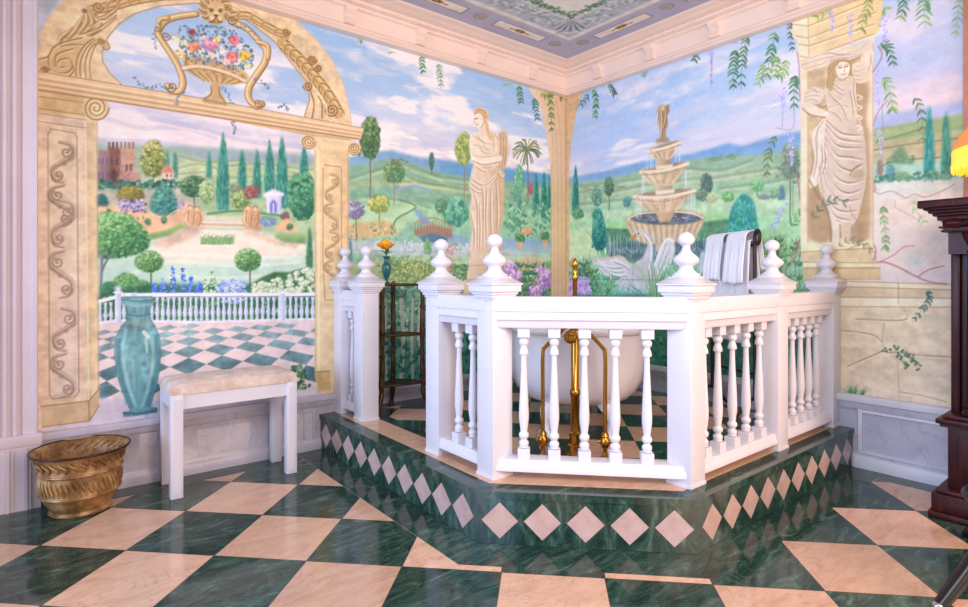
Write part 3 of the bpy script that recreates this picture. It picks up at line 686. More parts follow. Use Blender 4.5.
A.poly([(252, 284), (262, 277), (274, 272), (290, 272), (304, 268), (316, 268), (316, 296), (250, 294)], (62, 112, 72), 1, soft=1, n=.2)
for k in range(92):
    x = 252 + RS.rand() * 62; y = 294 - RS.rand() * (8 + (x - 250) * .28); A.ball(x, y, 2.6, 2.1, ((176, 196, 160), (220, 228, 206), (242, 244, 232)), 9, .9)
# painted balustrade
PW, PD = (226, 228, 244), (178, 186, 216)
for x in np.arange(124, 314, 5.55): A.baluster(x, 297, 319 + (1.8 if x < 250 else .6), 3.6, PW, PD)
for x, b in ((100, 3), (105.5, 1.6), (111, .4)): A.baluster(x, 302 + b * .4, 321 + b, 3.4, PW, PD)
A.poly([(121, 293), (316, 292.6), (316, 296), (121, 296.6)], (236, 238, 250), 1, soft=0); A.poly([(97, 300), (118, 294.6), (118, 298.4), (97, 304)], (228, 230, 246), 1, soft=0)
A.stroke([(121, 297), (316, 296.4)], .8, (150, 160, 190)); A.poly([(121, 319.5), (200, 321), (316, 318), (316, 321), (200, 324), (121, 323)], (226, 226, 240), 1, soft=0); A.poly([(97, 322), (118, 319), (118, 322), (97, 326)], (222, 222, 238), 1, soft=0)
for x, r in ((118, 3), (282, 3)):
    A.poly([(x - r, 293 - (2 if x < 200 else 0)), (x + r, 293 - (2 if x < 200 else 0)), (x + r, 322), (x - r, 323)], (226, 228, 246), 1, soft=0, lr=(180, 186, 220))
A.ell(118, 289, 3.4, 3.4, (214, 218, 240)); A.stroke([(114, 292.5), (122, 292.5)], 1.6, (240, 240, 250)); A.poly([(278.5, 290), (285.5, 290), (285, 294), (279, 294)], (230, 232, 246), 1)
# painted marble pavement in perspective
A.poly([(97, 325), (121, 322), (200, 323), (316, 320), (320, 392), (140, 420), (97, 426)], (226, 204, 202), 1, soft=1, n=.06)
src = [(0, 0, 205.6, 365.3), (1, 0, 222.3, 356.3), (1, 1, 243.4, 361.5), (0, 1, 228, 370.9), (2, 1, 256.8, 352.8), (2, 2, 280, 358.2), (1, 2, 266, 367.5), (1, -1, 205, 349), (2, -1, 217.7, 343.3), (2, 0, 233.5, 348), (3, 0, 248.4, 341.6), (3, 1, 264, 345.7)]
Mx = []
for i, j, x, y in src: Mx += [[i, j, 1, 0, 0, 0, -x * i, -x * j, -x], [0, 0, 0, i, j, 1, -y * i, -y * j, -y]]
Hm = np.linalg.svd(np.array(Mx))[2][-1].reshape(3, 3)
def hp(i, j):
    q = Hm @ np.array([i, j, 1.0]); return (q[0] / q[2], q[1] / q[2]) if q[2] * Hm[2, 2] > 0 else None
for i in range(-5, 14):
    for j in range(-9, 9):
        q = [hp(i, j), hp(i + 1, j), hp(i + 1, j + 1), hp(i, j + 1)]
        if (i - j) % 2 or any(p is None for p in q): continue
        if min(p[1] for p in q) < 322.5 or max(p[0] for p in q) < 96 or min(p[0] for p in q) > 319 or max(p[1] for p in q) > 432: continue
        y = sum(p[1] for p in q) / 4; k = np.clip((y - 322) / 55, 0, 1)
        A.poly(q, (150 - 74 * k, 176 - 60 * k, 178 - 54 * k), .95, soft=0, n=.22)
A.poly([(97, 410), (316, 386), (330, 392), (330, 398), (97, 428)], (206, 196, 206), .9, soft=1)
# creeping plant at the foot of the right pier
A.dabs([(290, 368), (300, 362), (310, 380), (312, 388), (296, 390)], 70, (1.6, 1.3), ((70, 116, 84), (110, 150, 104), (50, 90, 76)))
# piers
A.poly([(30, 398), (130, 398), (130, 445), (30, 445)], (204, 192, 204), 1, soft=1)
for y0, y1 in ((88, 430),): A.poly([(30, 80), (85, 92), (89, 421), (36, 430)], STONE, 1, n=.12)
A.poly([(85, 119), (97, 120), (99, 406), (89.5, 421)], (206, 178, 136), 1, n=.1, lr=(226, 200, 160)); A.stroke([(85, 95), (87, 260), (89, 420)], 1.4, (236, 216, 178), .8); A.stroke([(97, 120), (98.6, 400)], .9, (160, 130, 96), .6)
A.poly([(38, 88), (86, 96), (86, 118), (38, 112)], (208, 178, 130), 1, n=.1)
for y in (96, 108, 113, 121): A.stroke([(36, y), (86, y + 7)], 1, BRN, .6); 
A.poly([(41, 406), (88.6, 400.6), (99, 388.5), (99, 406), (89.5, 421), (42, 427)], (206, 182, 150), 1, soft=0, n=.08, lr=(198, 170, 134)); A.stroke([(41, 406.5), (88.6, 401), (99, 389)], 1, BRN, .8, 0); A.stroke([(88.8, 401), (89.4, 421)], 1, BRN, .7); A.stroke([(42, 427), (89.5, 421), (99, 406)], 1, BRN, .7, 0)
PNL = [(51, 129), (75, 133), (77, 138), (79, 392), (75, 396.5), (53, 399), (49.5, 395), (48, 134)]
A.poly(PNL, (226, 204, 172), 1, n=.1, c2=(216, 196, 184))
for i in range(8): A.stroke([PNL[i], PNL[(i + 1) % 8]], 1, (150, 116, 82), .8)
def scrollwork(m, x, y0, y1, w, step, c, c2):
    k = 0; y = y0
    while y < y1:
        d = 1 if k % 2 == 0 else -1
        P = [(x + d * w * q, y + step * t) for q, t in ((-.2, 0), (.75, .1), (.9, .35), (.15, .55), (-.7, .75), (-.6, 1.05), (.2, 1.12))]
        m.stroke(P, w * .5, c, .5, 5, 2); m.stroke([(a + .8, b - .8) for a, b in P], w * .16, c2, .8); m.stroke([(a - .8, b + .9) for a, b in P], w * .1, [q * .78 for q in c], .6)
        m.spiral(x + d * w * .35, y + step * .28, w * .45, c, 1.3, w * .14, d); m.spiral(x - d * w * .3, y + step * .92, w * .5, c, 1.3, w * .14, -d)
        for t in (.2, .6, .95): m.dab(x + d * w * (.9 - t * 1.2), y + step * t, w * .22, w * .16, c, .6, .5)
        y += step * 1.2; k += 1
scrollwork(A, 62, 142, 196, 13, 36, (150, 124, 108), (196, 172, 146)); scrollwork(A, 62.5, 200, 300, 13, 42, (160, 134, 120), (206, 184, 160)); scrollwork(A, 64, 308, 380, 13, 38, (160, 134, 124), (206, 184, 166))
A.poly([(317, 139), (349, 144), (348, 400), (320, 400), (315, 374), (314.5, 148)], (228, 202, 158), 1, n=.08, lr=(216, 186, 142)); A.stroke([(348, 146), (348, 372)], 1.2, (176, 146, 106), .7); A.stroke([(315, 150), (315.5, 372)], 1, (184, 156, 116), .7); A.stroke([(318.5, 150), (319, 372)], 1.4, (244, 226, 190), .8)
A.poly([(315.5, 372), (330, 371), (331, 390), (318, 392)], (200, 166, 116), 1, n=.1); A.stroke([(316, 372), (330, 371)], .9, BRN, .8)
PR_ = [(324.5, 165), (340, 167), (341.5, 170), (341.5, 262), (340, 300), (325, 300), (323, 262), (323, 168)]
for i in range(7): A.stroke([PR_[i], PR_[i + 1]], .9, (156, 124, 86), .8)
scrollwork(A, 332, 174, 262, 7.5, 24, (166, 136, 104), (200, 174, 136))
A.poly([(311, 136), (352, 142), (352, 150), (314, 148)], (226, 200, 158), 1)
for x, y, r in ((308.5, 142, 7.6), (354.5, 149, 6.8), (96, 108, 13.5)):
    A.ell(x, y, r, r * .98, (218, 190, 146), soft=0); A.ell(x + r * .15, y + r * .1, r * .6, r * .6, (232, 208, 168), .8); A.spiral(x, y, r * .97, (140, 108, 72), 2.6, 1.3 if r > 10 else 1)
# tympanum of the arch: sky, arch ring, ornaments
OUT = [(36, 72), (34, 40), (41, 26), (50, 14), (66, -4), (262, -8), (284, 8), (302, 26), (319, 43), (332, 60), (341, 78), (347, 96), (350, 113), (352, 128)]
INN = [(304, 118), (309.5, 100), (308, 84), (300, 74), (289, 60), (274, 41), (256, 27), (238, 14), (228, 8), (195, 3), (160, 6), (134, 14), (119, 24), (108, 37), (102, 52), (103, 62), (109, 72), (121, 84), (124, 90)]
A.poly(OUT + [(352, 128)] + [(304, 121)] + INN + [(124, 92), (36, 80)], (224, 198, 160), 1, soft=1, n=.12)
A.poly([(36, 60), (36, -6), (64, -6), (50, 14), (41, 32)], (172, 180, 194), .9, soft=1, n=.1)
for i in range(len(INN) - 1): A.stroke([INN[i], INN[i + 1]], 1.2, (160, 128, 88), .8)
for i in range(len(OUT) - 1):
    if OUT[i][0] > 262: A.stroke([OUT[i], OUT[i + 1]], 1.2, (206, 180, 156), .6)
for k in (5, 10, 15): A.stroke([(x + (k if x > 200 else -k) * .55, y - k * .55) for x, y in INN[4:9]], 1, (190, 160, 118), .6)
def acanthus(pts, w, n=9):
    P = np.array(catmull(pts, 10)); A.stroke(pts, w, (198, 164, 110), .95)
    for o, c, t in ((-.42, BRN, .14), (.42, BRN, .12), (-.2, (232, 206, 158), .16), (.12, (150, 114, 70), .09), (.28, (226, 198, 148), .14)):
        Q = []
        for i in range(0, len(P), 4):
            d = P[min(i + 1, len(P) - 1)] - P[max(i - 1, 0)]; d = d / (np.hypot(*d) + 1e-9); Q.append((P[i][0] - d[1] * w * o, P[i][1] + d[0] * w * o))
        A.stroke(Q, w * t, c, .85)
    for i in range(n):
        q = int((i + .5) / n * (len(P) - 2)); d = P[q + 1] - P[q]; a = math.atan2(d[1], d[0])
        for sg in (-1, 1):
            b = a + sg * .8; p = P[q]; l = w * .85
            R = [(p[0], p[1]), (p[0] + math.cos(b) * l * .6, p[1] + math.sin(b) * l * .6), (p[0] + math.cos(a + sg * .35) * l * 1.15, p[1] + math.sin(a + sg * .35) * l * 1.15)]
            A.stroke(R, w * .3, (206, 172, 118), .9, 4, 2); A.stroke([(x + .8, y + .8) for x, y in R], w * .1, BRN, .8, 4, 2)
acanthus([(92, 10), (112, 6), (134, 0), (160, -4), (192, -6)], 10, 8)
acanthus([(232, 16), (248, 16), (262, 24), (278, 32), (286, 34)], 8, 5); acanthus([(283, 44), (298, 58), (312, 74), (326, 92), (338, 112)], 12, 10)
def O(*pts): return [(35 + x / 7.14, y / 7.14) for x, y in pts]
GO, GL, GD = (204, 172, 124), (228, 202, 158), (132, 98, 60)
A.poly(O((30, 420), (95, 398), (130, 340), (200, 300), (340, 268), (420, 262), (370, 330), (330, 430), (330, 545), (200, 520), (40, 510)), GO, .9, soft=1, smooth=3)
for l, w in ((O((30, 425), (95, 402), (132, 342), (205, 302), (335, 272)), 1.6), (O((100, 400), (104, 470), (150, 515), (225, 520), (268, 480), (250, 425), (205, 420), (165, 440), (170, 480), (210, 478)), 1.6), (O((150, 470), (150, 400), (200, 370), (270, 350)), 1.4), (O((190, 330), (270, 320), (345, 320)), 1.3), (O((250, 540), (280, 500), (262, 440)), 1.3), (O((296, 545), (300, 430), (350, 330), (420, 275)), 1.5), (O((326, 550), (330, 430), (376, 335), (440, 282)), 1.4), (O((366, 555), (360, 440), (400, 340), (470, 290)), 1.4), (O((400, 560), (392, 450), (420, 350), (455, 300)), 1.1), (O((40, 500), (60, 480), (100, 490), (140, 520)), 1.4)):
    A.stroke(l, w, GD, .85); A.stroke([(x + 1.1, y + 1) for x, y in l], w, GL, .75)
for l in (O((175, 305), (185, 270), (230, 235), (275, 190)), O((235, 275), (290, 215), (320, 160), (345, 110)), O((310, 240), (365, 170), (372, 110), (350, 70)), O((350, 240), (410, 170), (400, 110), (370, 72)), O((370, 250), (440, 210), (480, 160))):
    A.stroke(l, 5.5, GD, .8, 6, 2); A.stroke([(x - .4, y - .4) for x, y in l], 4.2, GO, .95, 6, 2); A.stroke([(x - 1, y - .6) for x, y in l], 1.6, GL, .8, 6, 2); A.stroke([(x + .8, y + .6) for x, y in l], 1, GD, .7, 6, 2)
for l in (O((390, 190), (480, 135), (580, 85)), O((330, 245), (455, 200), (580, 112)), O((400, 262), (480, 215), (580, 130)), O((420, 100), (480, 118), (580, 50)), O((410, 70), (430, 120), (500, 140), (580, 80))): A.stroke(l, 1.6, GD, .8); A.stroke([(x, y + 1.2) for x, y in l], 1.6, GL, .7)
for x, y, r, d in ((352, 75, 16, 1), (450, 50, 42, 1), (75, 492, 24, 1)): A.ell(35 + x / 7.14, y / 7.14, r / 7.14, r / 7.14, GO, .9); A.spiral(35 + x / 7.14, y / 7.14, r / 7.14, GD, 1.7, 1.3, d)
A.poly(O((430, 275), (470, 262), (515, 300), (532, 340), (505, 356), (480, 330), (440, 310)), GO, 1, smooth=3); A.spiral(35 + 470 / 7.14, 292 / 7.14, 3.6, GD, 1.4, 1.2); A.stroke(O((515, 300), (532, 340), (505, 356), (480, 330)), 1.2, GD, .8)
for x, y, r, d, t in ((286, 32, 4, 1, 1.5), (312, 60, 5, 1, 2), (308, 86, 5, -1, 1.8), (332, 110, 7, -1, 2), (318, 68, 4, -1, 1.6)):
    A.ell(x, y, r, r, (206, 172, 118), .9); A.spiral(x, y, r, (120, 86, 50), t, 1.2, d)
for k in range(4): A.stroke([(310 + k * 4, 90 + k * 3), (314 + k * 4, 104), (312 + k * 5, 118)], 1.4, (BRN, (232, 206, 160))[k % 2], .8)
# lintel
LT = [(36, 71), (190, 96), (364, 128), (361, 139), (350, 141), (310, 136), (200, 115), (36, 90)]
A.poly(LT, (224, 196, 158), 1, soft=0, n=.06, c2=(206, 172, 128))
for t, c in ((0, (150, 112, 78)), (.25, (238, 214, 182)), (.42, (186, 150, 112)), (.58, (234, 208, 170)), (.72, (178, 140, 100)), (.86, (228, 200, 158)), (1, (146, 108, 72))):
    A.stroke([(36, 71 + 18.5 * t), (200, 98 + 17 * t), (363 - 4 * t, 128 + 11 * t)], 1.6 if t else 1, c, .7, 0)
# keystone lion, scroll frame, flower basket
A.ell(215.5, 8, 15.5, 16, (190, 158, 112), 1, n=.15)
for k in range(34):
    q = k / 34 * 2 * PI; A.stroke([(215.5 + 8 * math.cos(q), 9 + 9 * math.sin(q)), (215.5 + 13 * math.cos(q + .12), 8.5 + 13 * math.sin(q + .12)), (215.5 + 16.5 * math.cos(q + .3), 8 + 15.5 * math.sin(q + .3))], 1.5, ((140, 106, 66), (222, 194, 148), (170, 134, 90))[k % 3], .8)
A.ell(216, 11, 9, 10.5, (208, 178, 132), 1, soft=0); A.ell(211, 7, 3.6, 2.6, (222, 194, 150), .9); A.ell(221, 7.6, 3.6, 2.6, (222, 194, 150), .9)
A.ell(211.6, 10.6, 2, 1.3, (96, 66, 40), .9, soft=0); A.ell(220.4, 11.2, 2, 1.3, (96, 66, 40), .9, soft=0); A.stroke([(208.6, 9), (211.6, 8.4), (214, 10.4)], 1, (128, 94, 58)); A.stroke([(218, 10.6), (220.6, 9), (223.4, 9.8)], 1, (128, 94, 58))
A.poly([(214, 9), (218, 9.4), (219, 15), (213.4, 14.8)], (226, 200, 156), .9); A.ell(213, 18.4, 3.6, 3, (228, 202, 160), 1, soft=0); A.ell(219, 18.8, 3.6, 3, (222, 194, 150), 1, soft=0); A.ell(216, 15.8, 2.4, 1.4, (104, 72, 46), .95, soft=0); A.stroke([(210, 21.6), (213.4, 20.8), (216, 18), (218.8, 21.2), (222, 21.8)], 1.1, (104, 72, 46)); A.ell(216, 22.6, 3.4, 1.6, (120, 84, 56), .8); A.ell(216, 24.4, 3.4, 1.6, (206, 176, 130), .9)
def scroll(pts, w):
    A.stroke(pts, w, (150, 114, 70)); A.stroke([(x - .6, y - .5) for x, y in pts], w * .72, (206, 174, 122)); A.stroke([(x - 1.2, y - .8) for x, y in pts], w * .25, (236, 212, 168), .9)
scroll([(196, 14), (176, 17), (164, 22), (158, 32), (163, 42), (171, 54), (179, 68), (183, 82), (180, 91), (172, 91), (168, 86)], 7); A.spiral(166, 36, 5, BRN, 1.6, 1.2); A.spiral(172, 87, 5.5, BRN, 1.6, 1.3, -1); scroll([(158, 30), (160, 20), (168, 18)], 5)
scroll([(232, 22), (246, 28), (258, 40), (266, 50), (265, 62), (256, 76), (249, 88), (249, 99), (256, 106), (262, 104)], 7); A.spiral(232, 20, 5, BRN, 1.6, 1.2); A.spiral(258, 103, 4.5, BRN, 1.5, 1.2); scroll([(258, 42), (268, 46), (268, 58)], 5)
def K(*pts): return [(150 + x / 5.515, y / 5.515) for x, y in pts]
A.poly(K((188, 372), (192, 318), (250, 306), (340, 326), (440, 350), (530, 400), (538, 440), (475, 466), (380, 462), (300, 442), (220, 405)), (196, 162, 110), 1, smooth=3, n=.1)
for k in range(13): A.stroke(K((200 + k * 26, 318 + k * 8), (196 + k * 26, 366 + k * 6)), 1.5, ((146, 110, 68), (224, 196, 146))[k % 2], .8); A.stroke(K((220 + k * 24, 388 + k * 5), (300 + k * 12, 446 + k * 1.5)), 1.3, ((146, 110, 68), (222, 192, 140))[k % 2], .7)
A.stroke(K((184, 378), (260, 368), (360, 384), (450, 414), (522, 448)), 4.6, (140, 104, 66), .9); A.stroke(K((184, 376), (260, 366), (360, 382), (450, 412), (522, 446)), 3.6, (232, 208, 176), 1)
for k in range(26): t = k / 26; x = 215 + 290 * t; y = 370 + 70 * t * t + 2; A.stroke(K((x, y - 6), (x + (k * 7 % 3) * 2, y + 6)), .5, (150, 116, 96), .7, 0)
A.poly(K((338, 452), (382, 458), (392, 510), (422, 558), (306, 544), (336, 505)), (200, 166, 114), 1); A.stroke([(211, 86), (211, 94), (204, 99)], 1, BRN); A.stroke([(219, 87), (220, 95), (226, 103)], 1, BRN); A.poly([(203, 98), (227, 103), (227, 106), (203, 102)], (176, 138, 88), 1)
A.dabs([(176, 52), (182, 36), (196, 26), (216, 24), (238, 34), (252, 50), (256, 66), (240, 72), (212, 66), (186, 60)], 420, (1.3, 1.1), ((70, 110, 90), (104, 146, 110), (120, 140, 190), (146, 166, 214), (84, 104, 150)), .8)
for x, y, r, c in ((194, 47, 6, (236, 150, 120)), (210, 45, 7, (240, 160, 190)), (180, 55, 5.5, (240, 206, 150)), (232, 57, 6.5, (236, 140, 130)), (245, 56, 5.5, (240, 190, 80)), (222, 50, 4, (250, 226, 226)), (234, 40, 5, (226, 120, 130)), (192, 32, 3.4, (170, 60, 60)), (217, 40, 4, (246, 206, 140)), (203, 38, 3.2, (246, 196, 206)), (176, 38, 4, (232, 232, 190)), (184, 42, 3.4, (220, 226, 180)), (226, 62, 4, (250, 200, 206)), (240, 47, 3.4, (246, 226, 226)), (249, 66, 3, (236, 226, 170)), (212, 55, 3.4, (250, 214, 190))):
    c = np.array(c, float); A.ell(x, y, r, r * .85, c * .82, 1)
    for q in range(9): A.dab(x + RS.randn() * r * .4, y + RS.randn() * r * .35, r * .38, r * .26, np.minimum(255, c * (1 + RS.rand() * .14)), .85, RS.rand() * 3)
    A.dab(x, y, r * .2, r * .18, c * .7, .8)
for l in ([(172, 90), (160, 86), (150, 88), (140, 84), (134, 78)], [(158, 24), (154, 36), (156, 48)], [(184, 92), (178, 97), (176, 106)], [(254, 80), (264, 84), (268, 88)], [(222, 88), (228, 94), (232, 102)], [(190, 30), (184, 26), (178, 32)], [(232, 32), (244, 26), (256, 34)], [(278, 108), (284, 106), (288, 110)], [(233, 122), (235, 128), (234, 134)]):
    for p in catmull(l, 9): A.dab(p[0] + RS.randn(), p[1] + RS.randn(), .9, .8, ((110, 130, 170), (90, 120, 150), (80, 116, 110))[RS.randint(3)], .75)
# sprays hanging from the cornice
for x, y in ((391, 52), (506, 84)):
    for k in range(7): A.stroke([(x, y), (x - 8 + k * 2.6, y + 2 + 2 * math.sin(k))], 1.8, LEAF2[k % 3], .9, 0, 2)
A.sprig([(422, 56), (422, 64), (423, 73)], 5, 5.5, 1.6, LEAF); A.sprig([(439, 64), (440, 74), (441, 88)], 7, 5, 1.4, ((110, 160, 130), (84, 140, 110), (140, 180, 150)))
A.sprig([(519, 86), (520, 94), (521, 104)], 6, 5, 1.5, LEAF); A.sprig([(534, 98), (536, 108), (538, 122)], 7, 5.5, 1.7, ((66, 120, 140), (84, 140, 120))); A.sprig([(550, 93), (551, 110), (552, 132)], 9, 5, 1.6, ((104, 130, 80), (84, 120, 80), (130, 150, 90)))
A.sprig([(541, 94), (546, 97), (552, 94)], 4, 5, 1.6, ((150, 160, 80), (120, 140, 80))); A.sprig([(560, 98), (565, 100)], 3, 5, 1.6, ((110, 120, 70),)); A.sprig([(362, 40), (358, 42)], 3, 5, 1.5, LEAF2)
# the tall green-blue vase painted on the ledge
VS = [(124, 297), (152, 297), (154, 299.5), (151.5, 303), (149.5, 313), (150.5, 319), (155, 326), (159.5, 337), (161, 352), (159.5, 370), (156.5, 386), (152.5, 400), (150.5, 407), (157, 408), (156.5, 412.5), (148, 413.5), (134, 416), (124, 416.5), (123.5, 413), (130.5, 411), (127, 403), (122, 391), (117.5, 376), (114.6, 354), (115.6, 339), (121, 327), (128, 319), (128, 313), (124.6, 303), (122, 299.5)]
A.poly([(155, 400), (190, 402), (190, 412), (150, 414)], (176, 176, 190), .5, soft=2)
A.poly(VS, (120, 168, 174), 1, soft=0, n=.3, lr=(96, 146, 154))
A.dabs(VS, 140, (2, 7), ((132, 180, 186), (96, 146, 154), (150, 190, 190), (110, 160, 160)), .3, .15)
for l, c, w, a in (([(119, 340), (118.5, 358), (122, 380), (131, 406)], (70, 120, 132), 4, .6), ([(156, 336), (158, 356), (153, 384), (148, 405)], (70, 124, 132), 4, .6), ([(126, 330), (123, 352), (128, 384), (136, 406)], (160, 204, 206), 3, .6), ([(150, 332), (153, 354), (149, 382), (143, 405)], (160, 200, 186), 2.6, .55), ([(138, 340), (138, 366), (139, 402)], (98, 150, 150), 6, .4), ([(144, 332), (148, 337)], (220, 232, 226), 4, .75), ([(146, 338), (147, 352)], (190, 220, 212), 2.4, .6), ([(133, 360), (134, 390)], (140, 186, 190), 3, .5), ([(129, 322), (140, 325), (150, 321)], (160, 150, 120), 2.5, .6), ([(128, 315), (139, 316), (150, 314)], (70, 118, 124), 2, .8), ([(123, 299.5), (138, 301.5), (153, 299.5)], (70, 110, 116), 1.4, .8), ([(126, 304), (138, 306), (150, 304)], (150, 196, 192), 2, .6), ([(124, 413), (140, 413.5), (156, 410)], (60, 104, 112), 3, .8)): A.stroke(l, w, c, a)
for i in range(len(VS)): A.stroke([VS[i], VS[(i + 1) % len(VS)]], .9, (66, 108, 116), .6)
# ================================================================ mural on the right wall
B = Mural('B', -2.86, 0.0, 0.36, 2.76, 210)
B.sky([(0, (206, 200, 184)), (1.75, (226, 212, 212)), (2.0, (214, 208, 220)), (2.3, (190, 206, 228)), (2.75, (160, 192, 228))])
B.clouds(1.9, 2.9, (164, 188, 226), .42, .4, .6, nx=4, ny=8)
B.poly([(580, 100), (640, 84), (700, 62), (770, 34), (760, 90), (690, 120), (600, 140), (578, 130)], (170, 196, 228), .5, soft=14, n=.06)
B.clouds(1.7, 2.75, (242, 232, 230), .44, .36, .75, nx=6, ny=18)
B.clouds(1.65, 2.3, (184, 190, 214), .52, .3, .45, nx=6, ny=32)
B.clouds(1.6, 2.4, (250, 236, 228), .5, .26, .7, nx=6, ny=30)
B.clouds(1.6, 2.75, (212, 206, 220), .5, .3, .45, nx=12, ny=50)
B.poly([(590, 92), (640, 78), (690, 58), (660, 84), (630, 100)], (232, 220, 226), .55, soft=4); B.poly([(880, 0), (968, -20), (968, 110), (880, 130)], (210, 200, 214), .45, soft=6)
B.poly([(890, 90), (968, 70), (968, 108), (890, 118)], (240, 210, 204), .5, soft=5); B.poly([(880, 60), (950, 44), (968, 52), (900, 74)], (176, 190, 216), .6, soft=4)
# distant hills
B.poly([(568, 178), (600, 172), (640, 162), (660, 158), (690, 154), (712, 148), (728, 143), (743, 146), (764, 139), (790, 133), (810, 130), (810, 175), (568, 200)], (112, 156, 204), .9, soft=2, c2=(140, 184, 196))
B.poly([(568, 184), (610, 178), (660, 166), (700, 158), (740, 156), (800, 150), (810, 150), (810, 260), (568, 260)], (150, 180, 150), 1, soft=1, c2=(170, 204, 160))
for pts, c in (([(568, 190), (640, 176), (720, 172), (810, 160), (810, 260), (568, 260)], (168, 190, 150)), ([(568, 200), (650, 194), (730, 182), (810, 178), (810, 260), (568, 260)], (156, 194, 156)), ([(568, 214), (660, 206), (760, 194), (810, 194), (810, 270), (568, 270)], (190, 214, 170)), ([(568, 222), (640, 216), (760, 212), (810, 208), (810, 300), (568, 300)], (164, 210, 160))):
    B.poly(pts, c, .85, soft=2, n=.1)
for l in ([(580, 186), (630, 180), (690, 168)], [(590, 196), (650, 184), (700, 178)], [(690, 168), (720, 170), (752, 160)], [(700, 180), (750, 172), (800, 164)], [(720, 188), (770, 182), (800, 176)], [(580, 204), (640, 198), (690, 196)]):
    B.stroke(l, 3, (116, 152, 124), .4); B.stroke([(x, y + 3) for x, y in l], 3, (212, 208, 174), .42)
B.dabs([(580, 188), (630, 182), (630, 190), (580, 194)], 40, (2.6, 1), ((120, 152, 128), (140, 166, 130)), .5, .1); B.dabs([(704, 158), (735, 154), (735, 160), (704, 162)], 26, (3, 1.1), ((116, 150, 118), (136, 164, 124)), .6, .1)
B.poly([(568, 232), (600, 224), (640, 226), (640, 300), (568, 300)], (206, 222, 172), .8, soft=3)
B.poly([(594, 226), (640, 222), (700, 216), (735, 214), (735, 224), (640, 230), (600, 234)], (150, 206, 130), .7, soft=2)
B.cypress(575.5, 164, 216, 3.4); B.ball(597, 197, 5, 9, ((92, 140, 120), (130, 176, 146)), 44, 1.2); B.tree(609, 177, 196, 210, 4.6, ((78, 110, 90), (110, 146, 110)), 44, 1.2)
B.ball(627, 202, 4, 5, ((88, 134, 134), (120, 166, 150)), 24); B.tree(706.5, 174, 194, 202, 6, ((86, 110, 104), (112, 140, 118)), 80, 1.4); B.ball(702, 195, 7, 6, ((104, 130, 106), (140, 166, 124)), 44); B.ball(712, 198, 6, 5, ((170, 186, 140), (196, 206, 160)), 40); B.ball(728, 197, 6, 4.5, ((100, 160, 100), (150, 200, 120)), 40)
B.ball(757, 186, 7, 6, ((110, 166, 116), (150, 204, 136)), 50); B.stroke([(757, 190), (757, 196)], 1.2, (150, 130, 110)); B.cypress(781.5, 184, 200, 3.8, ((90, 124, 140), (110, 150, 156))); B.ball(774, 194, 4, 5, ((110, 150, 120), (150, 190, 140)), 24); B.ball(764, 197, 6, 2.4, ((130, 140, 140), (160, 166, 150)), 20)
B.tree(790, 143, 180, 218, 9, ((104, 126, 110), (130, 150, 124), (156, 172, 140)), 110, 1.6, (120, 126, 104), 1.6); B.dabs([(776, 168), (802, 164), (802, 182), (776, 184)], 40, (2.2, 1), ((100, 126, 112), (134, 156, 130)), .8)
B.ball(578, 214, 6, 5, ((78, 134, 96), (120, 176, 120)), 40); B.ball(597, 215, 5, 7, ((70, 140, 120), (110, 176, 140)), 30)
# hedge and reeds behind the fountain
B.poly([(600, 228), (660, 230), (705, 222), (735, 218), (735, 240), (700, 250), (600, 246)], (84, 128, 96), .95, soft=1, n=.2)
B.blades(600, 640, 262, 34, 60, ((86, 140, 108), (130, 186, 140), (160, 206, 160), (70, 120, 100)), 1); B.blades(690, 735, 262, 36, 90, ((86, 150, 108), (130, 196, 140), (164, 214, 160), (70, 130, 100)), 1)
B.poly([(568, 262), (620, 252), (735, 254), (800, 262), (848, 284), (848, 330), (568, 330)], (150, 196, 160), .9, soft=2, n=.15)
B.poly([(606, 246), (640, 240), (700, 240), (722, 246), (716, 258), (690, 262), (640, 264), (610, 258)], (82, 108, 112), .9, soft=2, n=.2)
for k in range(40): x = 606 + RS.rand() * 112; B.stroke([(x, 246 + RS.rand() * 6), (x + 5, 247 + RS.rand() * 10)], .8, ((170, 190, 196), (120, 146, 150))[k % 2], .6, 0)
B.poly([(592, 238), (593, 222), (596, 214), (599, 210), (602, 214), (605, 224), (606, 242), (603, 250), (596, 250)], (60, 130, 118), 1, smooth=3); B.dabs([(592, 246), (594, 218), (599, 210), (605, 224), (606, 246), (600, 251)], 190, (1.1, 1.4), ((34, 104, 106), (62, 140, 126), (100, 172, 144)), .85, .4, light=1)
B.poly([(729, 240), (730, 214), (735, 202), (741, 195), (749, 196), (755, 206), (757, 240)], (66, 152, 144), 1, smooth=3); B.dabs([(729, 242), (730, 212), (742, 195), (754, 204), (757, 242)], 320, (1.1, 2), ((44, 126, 136), (70, 158, 148), (100, 184, 160), (56, 140, 110)), .8, .3)
# fountain
FS, FD, FL = (222, 196, 160), (168, 134, 104), (240, 222, 192)
B.poly([(652, 216), (678, 214), (674, 250), (656, 252)], (206, 176, 142), 1, lr=(180, 148, 116))
B.poly([(626.5, 218), (640, 212), (666, 210), (690, 210), (704, 216), (702, 226), (694, 236), (680, 242), (648, 244), (634, 238), (628, 228)], (216, 186, 146), 1, smooth=3, lr=(196, 164, 128), n=.1)
B.ell(666, 218.5, 36, 6.5, (104, 110, 116), 1, n=.25); B.stroke([(628, 219), (640, 214), (666, 212), (690, 213), (703, 218)], 1.2, FL, .8)
for k in range(24): x = 629 + k * 3.15; B.stroke([(x, 225 + (.02 * (x - 666) ** 2) * -.1), (666 + (x - 666) * .78, 242)], 1.2, (FD, FL)[k % 2], .5, 0)
for k in range(40): x = 632 + RS.rand() * 66; B.stroke([(x, 215 + RS.rand() * 6), (x + 5, 215.4 + RS.rand() * 6)], .8, ((170, 180, 186), (80, 84, 92))[k % 2], .7, 0)
